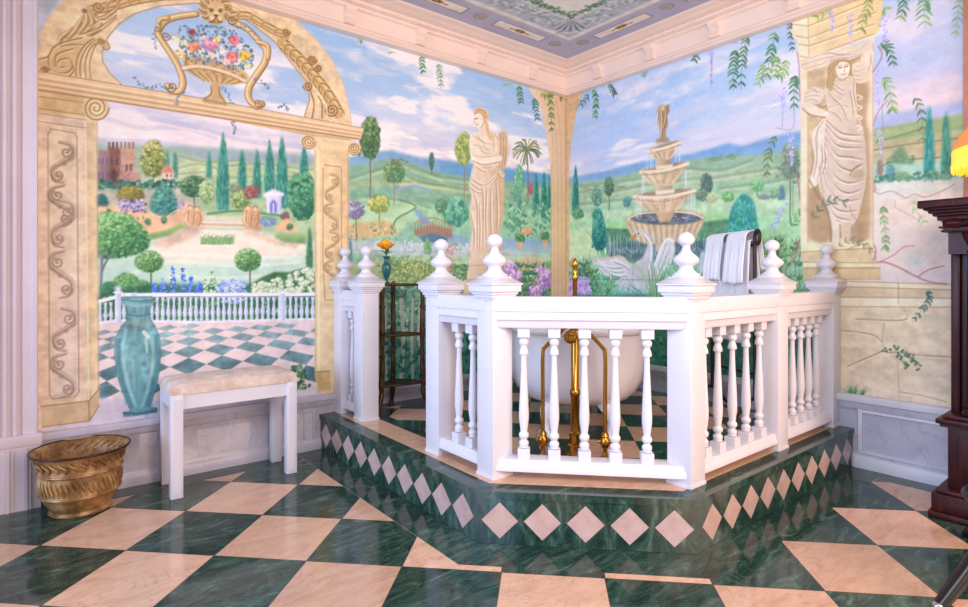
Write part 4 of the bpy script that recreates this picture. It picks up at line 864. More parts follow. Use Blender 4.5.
B.poly([(655, 208), (677, 206), (673, 216), (670, 222), (660, 222), (657, 216)], (214, 182, 142), 1, lr=(186, 150, 116))
def bowl(x0, x1, yl, yr, dep, st):
    xm = (x0 + x1) / 2; ym = (yl + yr) / 2
    B.poly([(x0, yl), (x0 + (x1 - x0) * .2, ym - 1 + (yl - ym) * .5), (x1 - (x1 - x0) * .2, ym - 1.4 + (yr - ym) * .5), (x1, yr), (x1 - 1, yr + 4), (x1 - (x1 - x0) * .17, yr + dep * .6), (xm + st, ym + dep), (xm - st, ym + dep), (x0 + (x1 - x0) * .14, yl + dep * .62), (x0 + .5, yl + 4)], FS, 1, smooth=3, lr=(204, 172, 136), n=.12)
    B.poly([(x0 + 3, yl), (xm, ym - (x1 - x0) * .035), (x1 - 3, yr), (xm, ym + (x1 - x0) * .05)], (150, 128, 104), .9, smooth=3)
    B.stroke([(x0, yl + 1.5), (xm, ym + (x1 - x0) * .085), (x1, yr + 1.5)], 2.4, FL, .85); B.stroke([(x0 + 1, yl + 4.5), (xm, ym + (x1 - x0) * .15), (x1 - 1, yr + 4.5)], 1, FD, .7)
    for k in range(9): t = (k + .5) / 9; B.stroke([(x0 + (x1 - x0) * t, ym + 4 + (1 - (2 * t - 1) ** 2) * 3), (xm + (t - .5) * (x1 - x0) * .55, ym + dep * .9)], 1, (FD, FL)[k % 2], .5, 0)
B.poly([(657, 184), (672, 182), (672, 194), (674, 200), (656, 202)], FS, 1, lr=FD); B.poly([(656, 152), (670, 150), (671, 166), (656, 168)], FS, 1, lr=FD)
for x in (658, 661, 664, 667): B.stroke([(x, 152), (x, 167)], .9, FD, .6); B.stroke([(x + 1, 184), (x + 1, 194)], .9, FD, .6)
bowl(633.5, 695.5, 195, 189, 20, 8); bowl(640, 688.5, 170.5, 162, 19, 8); bowl(648, 681.5, 149.5, 140.5, 14, 6)
B.poly([(655, 191), (675, 189), (674, 193), (656, 195)], FL, 1); B.poly([(655, 166), (673, 164), (672, 168), (656, 170)], FL, .9)
B.poly([(658, 107), (662, 105), (666, 106), (669, 104), (669, 112), (667, 116), (668, 124), (666, 130), (665, 139), (660, 140), (660, 130), (658, 124), (659, 116), (657, 112)], (196, 162, 124), 1, smooth=3, lr=(160, 124, 90))
for l in ([(662, 112), (663, 120), (662, 136)], [(659, 112), (658, 120)], [(667, 110), (666, 120), (664, 128)]): B.stroke(l, 1, (128, 94, 66), .8); B.stroke([(x - 1, y) for x, y in l], .8, FL, .7)
B.ell(663, 108, 2.2, 2.6, (216, 186, 150)); B.poly([(656, 139), (668, 137), (670, 142), (656, 143)], FD, .9)
for k in range(44):
    x0, y0, y1 = ((638, 198, 214), (692, 194, 212), (643, 176, 190), (685, 170, 186), (651, 152, 164), (679, 146, 158))[k % 6]
    x = x0 + RS.randn() * 2.4; B.stroke([(x, y0), (x, y1 + RS.rand() * 6)], .6, (220, 228, 228), .55, 0)
for k in range(60): x = 606 + RS.rand() * 124; B.stroke([(x, 232 + RS.rand() * 10), (x + RS.randn(), 250 + RS.rand() * 8)], .6, (206, 222, 220), .5, 0)
# swan
B.poly([(592, 259), (604, 258), (622, 256), (628, 262), (633, 268), (636, 262), (642, 258), (646, 250), (648, 240), (644, 234), (639, 236), (634, 238), (632, 235), (636, 231), (642, 230), (649, 234), (652, 244), (653, 256), (654, 270), (654, 284), (650, 296), (630, 298), (620, 292), (618, 284), (606, 276), (598, 266)], (224, 218, 214), 1, smooth=3, lr=(196, 190, 190), n=.06)
B.poly([(653, 270), (656, 258), (661, 246), (667, 238), (673, 240), (675, 250), (672, 262), (664, 272), (656, 282)], (214, 212, 206), 1, smooth=3, n=.08); B.stroke([(655, 266), (660, 250), (667, 239), (673, 241)], 1.6, (244, 240, 236), .9)
for l in ([(594, 260), (608, 268), (622, 268)], [(598, 265), (612, 272), (624, 272)], [(604, 270), (616, 277), (626, 276)], [(614, 262), (624, 266), (630, 270)]): B.stroke(l, 1, (150, 146, 156), .7); B.stroke([(x, y - 2) for x, y in l], 1, (242, 238, 234), .7)
B.stroke([(592, 259), (606, 259), (620, 256), (628, 262)], 1.6, (214, 180, 150), .8); B.stroke([(645, 235), (651, 244), (651, 258), (648, 270)], 1.4, (246, 242, 238), .9); B.stroke([(650, 262), (653, 274), (652, 290)], 1.6, (150, 146, 150), .6)
for l in ([(632, 272), (640, 278), (646, 276)], [(626, 276), (634, 288), (644, 292)], [(634, 268), (632, 280), (636, 294)]): B.stroke(l, 1.2, (168, 164, 176), .7)
B.poly([(636, 233), (630, 238), (631, 241), (637, 237)], (190, 140, 60), 1, soft=0); B.ell(638.4, 233.6, .9, .8, (40, 36, 36), soft=0); B.stroke([(666, 244), (662, 256), (658, 268)], 1, (150, 150, 148), .6); B.stroke([(670, 248), (666, 258), (660, 270)], 1, (150, 150, 148), .6)
B.poly([(700, 256), (705, 254), (707, 262), (704, 276), (698, 276)], (216, 222, 226), .9, smooth=3); B.ell(703, 254, 2.6, 3, (206, 214, 220))
B.blades(606, 660, 304, 20, 90, ((96, 170, 160), (130, 196, 180), (70, 144, 140), (160, 212, 190)), 1.3, .6); B.blades(672, 700, 290, 26, 50, ((90, 166, 130), (130, 200, 150), (70, 140, 120)), 1.3); B.dabs([(660, 256), (700, 256), (700, 290), (660, 290)], 60, (1.4, 1.2), ((120, 176, 150), (150, 200, 170)), .6)
# iris and leaves near the corner
for k in range(18):
    x = 570 + RS.rand() * 22; B.sprig([(x, 306), (x + RS.randn() * 3, 286), (x + RS.randn() * 5, 254 + RS.rand() * 18)], 6, 7, 2.2, ((66, 122, 96), (96, 150, 110), (52, 102, 90), (126, 160, 100)))
for k in range(10): x = 594 + RS.rand() * 14; B.sprig([(x, 300), (x + RS.randn() * 3, 288), (x + RS.randn() * 5, 276)], 4, 6, 2, ((96, 160, 120), (120, 180, 130), (66, 130, 100)))
for x, y, r in ((573, 284, 6), (583, 282, 6), (577, 292, 7), (586, 290, 5), (572, 296, 5)): B.ball(x, y, r, r, ((150, 130, 200), (184, 160, 220), (214, 190, 230), (220, 170, 196)), 50, 1.3)
B.ball(573, 262, 2.4, 3, ((200, 130, 110), (224, 160, 130)), 12)
# behind the bath and under the rails
B.poly([(568, 296), (848, 290), (848, 410), (568, 400)], (58, 128, 104), .9, soft=3, n=.2, c2=(40, 104, 90)); B.dabs([(568, 298), (848, 292), (848, 400), (568, 396)], 900, (2.4, 1.8), ((40, 108, 92), (66, 140, 110), (96, 166, 126), (34, 90, 84)), .75)
B.blades(650, 848, 306, 46, 160, ((100, 150, 100), (130, 176, 116), (74, 130, 92), (160, 196, 130)), 1.4, .4)
for k in range(26):
    x = 766 + RS.rand() * 34; B.sprig([(x, 296), (x + RS.randn() * 4, 262), (x + RS.randn() * 7, 232 + RS.rand() * 22)], 5, 8, 2.4, ((90, 150, 104), (130, 180, 120), (70, 124, 96), (150, 190, 140)))
B.sprig([(790, 226), (796, 220), (803, 212)], 3, 9, 2.4, ((100, 150, 100), (130, 170, 110)))
for l in ([(801, 206), (806, 222), (800, 240), (792, 254), (796, 268)], [(786, 270), (796, 256), (799, 240)], [(800, 200), (798, 180), (794, 172)]): B.stroke(l, 1.3, (176, 110, 106), .8)
for x, y0, y1 in ((784, 206, 230),): 
    for k in range(40): t = RS.rand(); B.dab(784 - 12 * t + RS.randn() * 2, 204 + 24 * t + RS.randn() * 2, .9, .9, ((150, 150, 216), (186, 180, 230))[k % 2])
# plain plaster at the right with a ledge of painted stone
B.poly([(872, 181), (900, 179), (968, 174), (985, 172), (985, 420), (840, 420), (848, 270)], (234, 218, 202), 1, soft=1, n=.06, lr=(226, 204, 190))
B.poly([(872, 128), (910, 122), (968, 111), (985, 108), (985, 176), (872, 182)], (176, 178, 130), 1, soft=1, n=.08, c2=(170, 206, 186)); B.poly([(872, 116), (968, 100), (985, 98), (985, 110), (872, 130)], (166, 180, 216), .8, soft=2)
for pts, c in (([(872, 130), (930, 120), (985, 110), (985, 126), (872, 142)], (150, 172, 116)), ([(872, 144), (920, 138), (985, 130), (985, 150), (872, 152)], (196, 178, 130)), ([(872, 152), (985, 148), (985, 160), (872, 166)], (206, 186, 146)), ([(872, 164), (985, 158), (985, 178), (872, 184)], (176, 212, 190))): B.poly(pts, c, .8, soft=1, n=.1)
for l in ([(876, 142), (905, 134), (930, 126)], [(874, 150), (910, 144), (960, 138)], [(880, 166), (905, 160), (960, 156)]): B.stroke(l, 2, (120, 120, 92), .6)
B.poly([(890, 162), (896, 150), (903, 146), (908, 156), (914, 164)], (120, 150, 116), .9, soft=1, smooth=3); B.dabs([(884, 158), (914, 156), (914, 162), (884, 163)], 40, (1.6, 1), ((104, 140, 110), (130, 164, 124)), .8)
B.cypress(929, 105, 180, 5.2, ((40, 124, 124), (64, 156, 148), (110, 190, 170)), 130); B.cypress(946, 109, 180, 5, ((50, 120, 100), (76, 150, 126), (110, 180, 150)), 130); B.ball(880, 168, 3, 9, ((176, 120, 120), (120, 150, 120)), 30); B.ball(890, 171, 4, 8, ((96, 150, 156), (130, 180, 170)), 34)
B.dabs([(874, 176), (920, 172), (985, 168), (985, 176), (920, 180), (874, 183)], 150, (2, 1.4), ((84, 140, 110), (120, 170, 126), (70, 120, 110)), .85); B.ball(902, 176, 7, 4, ((120, 160, 120), (150, 180, 136)), 40)
B.poly([(872, 184), (985, 177), (985, 190), (872, 200)], (206, 220, 204), .6, soft=4)
B.poly([(830, 281), (985, 285), (985, 420), (830, 410)], (226, 206, 172), 1, soft=1, n=.08); B.poly([(848, 268), (985, 270), (985, 284), (848, 281)], (212, 200, 196), .7, soft=3)
for pts, c in (([(838, 281), (985, 285), (985, 290), (838, 286)], (232, 216, 186)), ([(838, 287), (985, 291), (985, 298), (838, 297)], (214, 194, 160)), ([(838, 298), (985, 300), (985, 307), (838, 306)], (236, 220, 192))): B.poly(pts, c, 1, soft=0, n=.08)
for y, k in ((281, .03), (286.5, .03), (297, .01), (306.5, .006)): B.stroke([(838, y), (900, y + k * 62), (985, y + k * 150)], 1.2, (170, 140, 104), .75)
B.stroke([(898.5, 283), (898.5, 304)], .9, (160, 136, 106), .7)
B.poly([(848, 308), (985, 311), (985, 412), (848, 402)], (230, 212, 180), .8, soft=2, n=.1, c2=(218, 200, 178))
def crack(l, w=1.6): B.stroke(l, w, (166, 136, 100), .75); B.stroke([(x + .5, y + 1.6) for x, y in l], w, (240, 226, 204), .6)
crack([(848, 366), (862, 360), (876, 354), (884, 350)]); crack([(884, 324), (884, 350), (898, 352)]); crack([(898, 354), (899, 380), (900, 402)]); crack([(899, 352), (920, 355), (950, 357), (980, 358)]); crack([(838, 330), (870, 334), (882, 342)]); crack([(856, 319), (904, 320), (904, 310)]); crack([(900, 392), (924, 396), (946, 402)], 1.2)
for k in range(70): B.dab(842 + RS.rand() * 130, 310 + RS.rand() * 86, 3 + RS.rand() * 6, 1.5 + RS.rand() * 2.5, ((206, 182, 146), (236, 220, 198), (214, 192, 176))[k % 3], .25, .6)
B.sprig([(927, 291), (930, 298), (924, 308), (912, 322)], 9, 6, 1.7, ((48, 92, 92), (70, 116, 106)), (60, 100, 90)); B.blades(846, 862, 399, 14, 26, ((70, 130, 80), (100, 156, 100), (50, 104, 70)), 1.6, .4)
for l in ([(884, 350), (895, 349), (905, 353), (912, 360)], [(898, 352), (904, 362), (908, 366)], [(905, 352), (914, 360), (919, 368)]): 
    for p in catmull(l, 7): B.dab(p[0] + RS.randn() * 1.4, p[1] + RS.randn() * 1.2, 1.5, 1.1, ((80, 120, 100), (110, 146, 120), (60, 96, 80))[RS.randint(3)], .85, 1)
# vines on the plaster
for l, w in (([(873, 264), (884, 262), (900, 268), (915, 276), (930, 282), (946, 284)], 1.8), ([(918, 277), (928, 270), (944, 266)], 1.4), ([(874, 264), (892, 256), (904, 247), (914, 246)], 1), ([(873, 190), (880, 194), (892, 191), (906, 198), (914, 194), (926, 197), (944, 190), (955, 184)], .9), ([(895, 200), (896, 208), (908, 214), (920, 222)], .7), ([(872, 264), (876, 250), (870, 240)], 1.3), ([(874, 192), (872, 178), (876, 190)], 1), ([(886, 228), (882, 210), (884, 205)], .6)): B.stroke(l, w, (178, 110, 122), .8)
B.sprig([(883, 206), (884, 220), (886, 240), (885, 250)], 9, 7, 2, ((120, 164, 96), (96, 146, 84), (150, 184, 110))); B.sprig([(914, 200), (914, 208), (922, 218), (924, 222)], 4, 7, 2, ((150, 196, 130), (176, 206, 150)))
for k in range(24): B.stroke([(900 + RS.rand() * 30, 250 + RS.rand() * 6), (902 + RS.rand() * 26, 262 + RS.rand() * 6)], 2, ((170, 206, 200), (200, 218, 208))[k % 2], .14, 0)
B.stroke([(885, 240), (885, 252)], 2, (110, 130, 150), .8, 0, 2)
# niche and woman of stone
NC = (228, 204, 164)
B.poly([(790, 14), (808, 10), (880, -16), (884, -16), (880, 30), (873, 38), (808, 56), (800, 62), (797, 40), (790, 34)], (236, 212, 168), 1, soft=0, n=.06, lr=(230, 202, 150))
B.poly([(790, 16), (808, 18), (810, 58), (800, 64), (797, 42), (790, 34)], (240, 220, 186), 1, soft=0, n=.06)
for a, b in (((790, 24), (878, -2)), ((796, 36), (876, 12)), ((799, 44), (874, 24)), ((800, 56), (873, 34)), ((808, 62), (873, 44))): B.stroke([a, (808, a[1] + 2), b], 1.2, (190, 152, 110), .75, 0); B.stroke([(a[0], a[1] + 2), (808, a[1] + 4), (b[0], b[1] + 2)], 1.2, (248, 230, 196), .7, 0)
B.stroke([(808, 16), (809, 60)], 1, (190, 156, 116), .7)
B.poly([(801, 60), (873, 40), (873, 246), (801, 246)], NC, 1, soft=0, n=.08, lr=(232, 210, 174)); B.poly([(808, 66), (866, 50), (866, 240), (808, 240)], (206, 178, 138), .9, soft=2, n=.1)
B.poly([(801, 62), (808, 60), (808, 246), (801, 246)], (240, 218, 184), 1); B.poly([(865, 46), (873, 43), (873, 246), (865, 246)], (236, 214, 180), 1); B.stroke([(808, 66), (808, 244)], 1, (170, 138, 104), .6); B.stroke([(873, 44), (873, 244)], 1, (190, 160, 130), .7)
for pts, c in (([(801, 243), (873, 240), (873, 247), (801, 252)], (238, 218, 178)), ([(801, 252), (873, 247), (873, 264), (801, 262)], (224, 200, 156)), ([(803, 262), (880, 264), (881, 278), (803, 282)], (214, 188, 142)), ([(803, 262), (880, 263), (880, 267), (803, 267)], (240, 220, 180))): B.poly(pts, c, 1, soft=0, n=.08)
for a, b in (((801, 252), (873, 248)), ((801, 262), (874, 263)), ((803, 268), (880, 268)), ((803, 280), (880, 279))): B.stroke([a, b], 1, (168, 130, 90), .7, 0)
WM, WD, WL = (222, 202, 180), (156, 124, 96), (245, 233, 220)
def U(*pts): return [(790 + x / 5.516, 35 + y / 5.516) for x, y in pts]
B.poly(U((110, 200), (220, 170), (250, 250), (190, 420), (180, 470), (130, 560), (120, 800), (100, 830), (105, 1120), (230, 1130), (225, 1040), (300, 1060), (300, 1120), (440, 1120), (440, 560), (410, 480), (440, 260), (360, 240), (340, 150), (420, 110), (130, 190)), (178, 146, 108), .85, soft=2, smooth=2)
B.poly(U((360, 300), (420, 270), (425, 560), (385, 470)), (186, 154, 112), .8, soft=2)
# veil
B.poly(U((58, 168), (110, 120), (200, 88), (300, 96), (390, 62), (462, 6), (452, 62), (385, 112), (330, 136), (250, 142), (215, 172), (130, 196), (80, 194)), (230, 210, 182), 1, soft=0, smooth=3)
B.folds([U((64, 166), (170, 130), (260, 112), (360, 98), (455, 30)), U((80, 188), (180, 156), (250, 124), (330, 122), (400, 96)), U((110, 130), (200, 98), (290, 104), (380, 74), (456, 18)), U((130, 194), (205, 168), (240, 136), (300, 132))], 1.7, WD, WL)
# raised arm and sleeve
B.poly(U((396, 110), (440, 70), (462, 100), (448, 170), (425, 190), (392, 150)), (232, 212, 188), 1, smooth=3, soft=0); B.poly(U((342, 180), (372, 150), (425, 150), (446, 200), (430, 250), (390, 268), (356, 250)), (226, 204, 176), 1, smooth=3, soft=0)
B.folds([U((356, 240), (390, 246), (428, 226)), U((352, 220), (392, 222), (436, 200)), U((350, 200), (388, 194), (430, 176)), U((365, 175), (395, 166), (420, 158)), U((430, 200), (448, 150), (440, 90))], 1.3, WD, WL)
# bodice
B.poly(U((236, 236), (348, 226), (362, 290), (370, 380), (384, 466), (400, 560), (195, 560), (188, 480), (210, 420), (196, 360), (190, 300), (215, 255)), WM, 1, smooth=3, soft=0, lr=(214, 192, 166))
B.folds([U((236, 262), (290, 300), (345, 272)), U((228, 282), (290, 326), (352, 298)), U((240, 240), (290, 272), (336, 250)), U((215, 320), (270, 372), (330, 350)), U((210, 400), (270, 380), (340, 400)), U((330, 300), (346, 380), (352, 470)), U((240, 350), (290, 400), (320, 480)), U((215, 420), (260, 440), (300, 500)), U((355, 240), (352, 320), (372, 420))], 1.2, WD, WL)
# near arm
B.poly(U((70, 350), (85, 310), (130, 285), (180, 300), (185, 345), (155, 382), (110, 372), (78, 372)), (228, 208, 184), 1, smooth=3, soft=0); B.folds([U((76, 350), (120, 330), (180, 340)), U((85, 322), (130, 306), (180, 318)), U((82, 366), (124, 352), (160, 372)), U((110, 296), (140, 300), (150, 330))], 1.2, WD, WL)
B.poly(U((68, 372), (112, 372), (160, 402), (208, 424), (196, 450), (140, 448), (92, 420), (66, 396)), (234, 214, 188), 1, smooth=3, soft=0); B.stroke(U((70, 404), (110, 440), (190, 454)), 1.3, WD, .85); B.stroke(U((150, 382), (180, 400), (200, 390)), 1.3, (150, 118, 84), .8)
# head
B.poly(U((210, 300), (212, 220), (222, 160), (260, 132), (320, 134), (342, 160), (338, 200), (322, 228), (250, 236), (238, 300)), (198, 166, 120), 1, smooth=3, soft=0)
for k in range(9): l = U((262 - k * 5, 146 + k * 2), (236 - k * 3, 190), (244 - k * 4, 236), (228 - k * 3, 290)); B.stroke(l, .9, ((140, 104, 66), (232, 206, 162))[k % 2], .85)
B.poly(U((252, 186), (262, 156), (300, 146), (328, 162), (328, 200), (312, 234), (290, 246), (266, 232)), (238, 220, 198), 1, smooth=3, soft=0)
B.poly(U((272, 240), (318, 226), (330, 256), (292, 280), (258, 262)), (222, 200, 174), 1, smooth=3); B.stroke(U((262, 236), (288, 250), (316, 232)), 1, WD, .7)
for l, w, c in ((U((266, 172), (286, 168)), .8, (150, 120, 96)), (U((302, 164), (320, 162)), .8, (150, 120, 96)), (U((268, 182), (284, 180)), 1.2, (110, 84, 70)), (U((302, 175), (318, 173)), 1.2, (110, 84, 70)), (U((296, 172), (302, 200), (292, 204)), .8, (184, 150, 122)), (U((282, 218), (298, 219), (310, 212)), 1.2, (184, 122, 106)), (U((256, 170), (280, 142), (330, 150)), 1, (160, 126, 86)), (U((330, 150), (336, 180), (330, 214)), 1.1, (160, 126, 86))): B.stroke(l, w, c, .85)
# lace at the far side
for k in range(7): B.stroke(U((372, 330 + k * 28), (398 - (k % 2) * 22, 345 + k * 28), (376, 358 + k * 28)), 1.3, (WL, (176, 140, 98))[k % 2], .8)
# skirt and hanging drape
B.poly(U((190, 462), (300, 520), (400, 545), (418, 640), (422, 780), (406, 880), (362, 1030), (292, 1050), (232, 1012), (190, 910), (156, 830), (148, 680), (152, 520)), WM, 1, smooth=3, soft=0, lr=(214, 190, 166))
B.poly(U((196, 462), (150, 500), (118, 560), (136, 690), (106, 818), (124, 842), (170, 800), (192, 700), (186, 600)), (234, 216, 196), 1, smooth=3, soft=0)
B.folds([U((190, 470), (150, 540), (160, 640)), U((140, 560), (150, 680), (126, 800)), U((172, 600), (178, 700), (140, 830)), U((188, 620), (196, 720), (150, 830))], 1.4, WD, WL)
def D(*pts): return U(*[(x, y + 579) for x, y in pts])
B.folds([U((200, 470), (280, 540), (405, 552)), U((196, 490), (270, 570), (408, 588)), D((196, -60), (260, 30), (410, 40)), D((194, -20), (250, 78), (340, 95), (416, 112)), D((190, 20), (255, 130), (330, 168), (372, 150), (405, 130)), D((190, 70), (240, 190), (320, 235), (414, 212)), D((184, 110), (236, 240), (316, 292), (412, 262)), D((178, 150), (226, 290), (300, 336), (404, 318)), D((170, 170), (210, 330), (280, 390), (388, 384)), D((160, 150), (196, 330), (240, 420), (290, 462)), D((200, 330), (250, 420), (340, 440)), D((330, 200), (350, 160), (400, 128))], 1.9, WD, WL, (.8, 1.1))
B.ell(790 + 372 / 5.516, 140 + 188 / 5.516, 7, 5.4, (198, 168, 130), .8, soft=1)
B.poly(D((212, 405), (266, 455), (272, 530), (250, 580), (226, 580), (236, 500)), (228, 208, 184), 1, smooth=3, soft=0); B.poly(D((280, 468), (330, 455), (332, 540), (300, 560)), (212, 188, 160), 1, smooth=3, soft=0); B.stroke(D((105, 220), (150, 300), (215, 420), (225, 560)), 2.2, (150, 120, 92), .6); B.stroke(D((275, 470), (278, 540)), 1.2, WD, .8)
B.sprig([(812, 218), (822, 206), (832, 200), (848, 203)], 6, 8, 2, ((90, 112, 90), (116, 130, 104), (130, 120, 120))); B.sprig([(838, 246), (850, 240), (862, 244), (872, 252)], 6, 6, 1.6, ((110, 130, 90), (140, 150, 104))); B.stroke([(850, 206), (852, 214), (860, 226), (858, 240)], 1, (176, 130, 116), .7); B.stroke([(846, 250), (864, 244), (874, 252), (876, 262)], 1, (176, 120, 116), .7)
# hanging sprays and wisteria along the top
for path, n, ln, cols in (([(575, 94), (578, 100), (574, 108)], 5, 6, ((90, 120, 70), (110, 130, 80))), ([(588, 94), (586, 100), (581, 106)], 4, 5, ((84, 130, 140),)), ([(594, 90), (596, 104), (595, 118)], 10, 5, LEAF), ([(610, 84), (612, 90), (615, 95)], 5, 5, ((60, 90, 90), (80, 110, 104))), ([(602, 84), (604, 87)], 2, 3, ((70, 90, 110),)), ([(646, 70), (645, 74), (643, 76)], 3, 4, ((120, 170, 150),)), ([(695, 52), (696, 56), (694, 62)], 3, 6, ((60, 96, 80), (80, 116, 90))),
                          ([(736, 50), (734, 60), (733, 72), (733, 90)], 9, 8, LEAF), ([(747, 36), (744, 50), (742, 64), (741, 90)], 9, 8, ((60, 112, 80), (84, 136, 88), (104, 156, 100))), ([(775, 32), (772, 48), (770, 60), (766, 80)], 9, 9, LEAF), ([(775, 56), (776, 66), (774, 78)], 5, 8, LEAF2), ([(786, 60), (784, 70), (780, 78)], 5, 8, LEAF2), ([(762, 64), (762, 74), (757, 86)], 5, 7, LEAF2), ([(790, 22), (790, 36), (793, 52)], 6, 5, ((60, 90, 110), (80, 110, 120))), ([(796, 76), (794, 84), (794, 108)], 8, 8, ((66, 122, 90), (96, 146, 100))), ([(776, 136), (770, 148), (768, 160), (767, 177)], 7, 7, ((90, 120, 76), (110, 140, 84), (130, 120, 70), (74, 124, 84))),
                          ([(832, 8), (824, 12), (816, 18)], 4, 8, LEAF2), ([(868, -2), (868, 8), (864, 18), (860, 32)], 6, 9, ((130, 150, 70), (104, 134, 70), (150, 170, 90))), ([(902, -4), (903, 6), (900, 20)], 5, 9, LEAF), ([(926, -8), (924, 6), (925, 28)], 7, 12, ((104, 164, 96), (130, 180, 104), (84, 140, 100))), ([(960, -6), (958, 14), (955, 38)], 7, 8, ((140, 176, 120), (150, 180, 140), (110, 150, 120))), ([(880, 44), (888, 48), (894, 68)], 7, 9, ((70, 112, 84), (90, 134, 90), (60, 100, 80))), ([(882, 78), (888, 86), (892, 104), (893, 110)], 7, 10, LEAF2), ([(914, 98), (920, 108), (922, 124), (923, 144)], 6, 9, ((104, 134, 90), (84, 116, 84), (130, 150, 104))), ([(884, 8), (886, 10)], 3, 9, LEAF2)):
    B.sprig(path, n, ln, 2 if ln > 6 else 1.6, cols)
for x, y0, y1, w in ((712, 52, 84, 4), (783, 88, 112, 5), (792, 130, 166, 6), (832, 8, 32, 4), (851, 14, 44, 4), (884, 16, 44, 8), (879, 68, 92, 6), (880, 130, 158, 8), (878, 92, 106, 4)): B.wist(x, y0, y1, w)
B.stroke([(700, 46), (720, 43), (738, 43)], .7, (120, 120, 120), .7); B.stroke([(712, 46), (711, 88)], .6, (150, 120, 130), .7); B.stroke([(783, 110), (782, 128)], .6, (150, 150, 140)); B.stroke([(793, 100), (793, 128), (776, 128)], .6, (130, 130, 110)); B.stroke([(800, 100), (799, 66), (797, 52)], 1, (176, 110, 100), .8); B.stroke([(873, 72), (882, 56), (878, 46)], 1.2, (170, 96, 96), .8); B.stroke([(873, 126), (878, 112), (888, 100)], 1.2, (186, 120, 120), .7); B.stroke([(882, 104), (883, 130)], .7, (130, 140, 120)); B.stroke([(793, 166), (793, 216)], 1, (120, 130, 100), .6)
# column sliver round the corner
B.poly([(584, 90), (577, 108), (572.5, 133), (569.4, 161), (569, 300), (560, 300), (560, 80)], (212, 178, 134), 1, soft=1, n=.08)

# ================================================================ painted ceiling
Cc = Mural('C', -2.1, -0.12, -2.1, -0.12, 150)
Cc.sky([(-9, (176, 172, 190)), (9, (176, 172, 190))])
def wpoly(m, pts, c, **k): m.poly([((x - m.u0) * m.res, (y - m.w0) * m.res) for x, y in pts], c, raw=True, **k)
def rect(x0, x1, y0, y1, c, **k):
    for sw in (0, 1):
        P = [(x0, y0), (x1, y0), (x1, y1), (x0, y1)]
        wpoly(Cc, [(b, a) if sw else (a, b) for a, b in P], c, **k)
rect(-2.1, -.432, -.452, -.432, (196, 188, 186), soft=0); 
wpoly(Cc, [(-2.1, -2.1), (-.45, -2.1), (-.45, -.45), (-2.1, -.45)], (226, 216, 208), soft=0)
wpoly(Cc, [(-2.1, -2.1), (-.49, -2.1), (-.49, -.49), (-2.1, -.49)], (186, 186, 192), soft=0, n=.06)
wpoly(Cc, [(-2.1, -2.1), (-.68, -2.1), (-.68, -.68), (-2.1, -.68)], (212, 208, 208), soft=0)
wpoly(Cc, [(-2.1, -2.1), (-.72, -2.1), (-.72, -.72), (-2.1, -.72)], (236, 224, 214), soft=1, n=.05)
for k in range(230):
    t = -.5 - RS.rand() * 1.5; q = -.52 - RS.rand() * .14
    for sw in (0, 1):
        x, y = (t, q) if sw else (q, t)
        if max(x, y) > -.5: continue
        a = RS.rand() * 6.3; l = .02 + RS.rand() * .03; P = np.array([[(x - Cc.u0) * Cc.res, (y - Cc.w0) * Cc.res], [(x + l * math.cos(a) - Cc.u0) * Cc.res, (y + l * math.sin(a) - Cc.w0) * Cc.res]])
        Cc.seg(P, np.array([1.6, .8]), ((140, 146, 154), (222, 220, 218), (156, 172, 168))[k % 3], .7)
for k in range(360):
    t = -.72 - RS.rand() * 1.3; q = -.735 + RS.randn() * .018
    for sw in (0, 1):
        x, y = (t, q) if sw else (q, t)
        P = np.array([[(x - Cc.u0) * Cc.res, (y - Cc.w0) * Cc.res]] * 2); P[1] += RS.randn(2) * 2
        Cc.seg(P, np.array([1.3, .7]), ((92, 130, 100), (120, 156, 116), (80, 112, 96))[k % 3], .85)
for k in range(11):
    a = PI / 4 + (k - 5) * .15; P = np.array([[(-.70 - Cc.u0) * Cc.res, (-.70 - Cc.w0) * Cc.res], [(-.70 + .17 * math.cos(a) - Cc.u0) * Cc.res, (-.70 + .17 * math.sin(a) - Cc.w0) * Cc.res]])
    Cc.seg(P, np.array([.8, 2.2]), ((196, 194, 196), (122, 124, 134))[k % 2], .9)
for i in range(4):
    c = -.86 - i * .76
    rect(c - .25, c + .25, -.38, -.275, (150, 140, 144), soft=0); rect(c - .235, c + .235, -.37, -.285, (234, 220, 204), soft=0)
    for sw in (0, 1):
        def d(x, y, rx, ry, col, a=1.0):
            x, y, rx, ry = (y, x, ry, rx) if sw else (x, y, rx, ry)
            wpoly(Cc, [(x + rx * math.cos(q), y + ry * math.sin(q)) for q in np.linspace(0, 6.28, 16)[:-1]], col, a=a, soft=0)
        d(c, -.327, .06, .026, (190, 156, 100)); d(c, -.327, .04, .018, (104, 74, 40)); d(c, -.327, .018, .008, (206, 170, 100))
        for e in (-1, 1): d(c + e * .08, -.32, .02, .007, (120, 88, 60)); 
for i in range(4):
    c = -.49 - i * .76
    for sw in (0, 1):
        for r, col in ((.048, (130, 116, 104)), (.038, (196, 180, 160)), (.026, (140, 128, 132)), (.016, (170, 160, 168))):
            x, y = (-.335, c) if sw else (c, -.335)
            wpoly(Cc, [(x + r * math.cos(q), y + r * math.sin(q)) for q in np.linspace(0, 6.28, 18)[:-1]], col, soft=0)
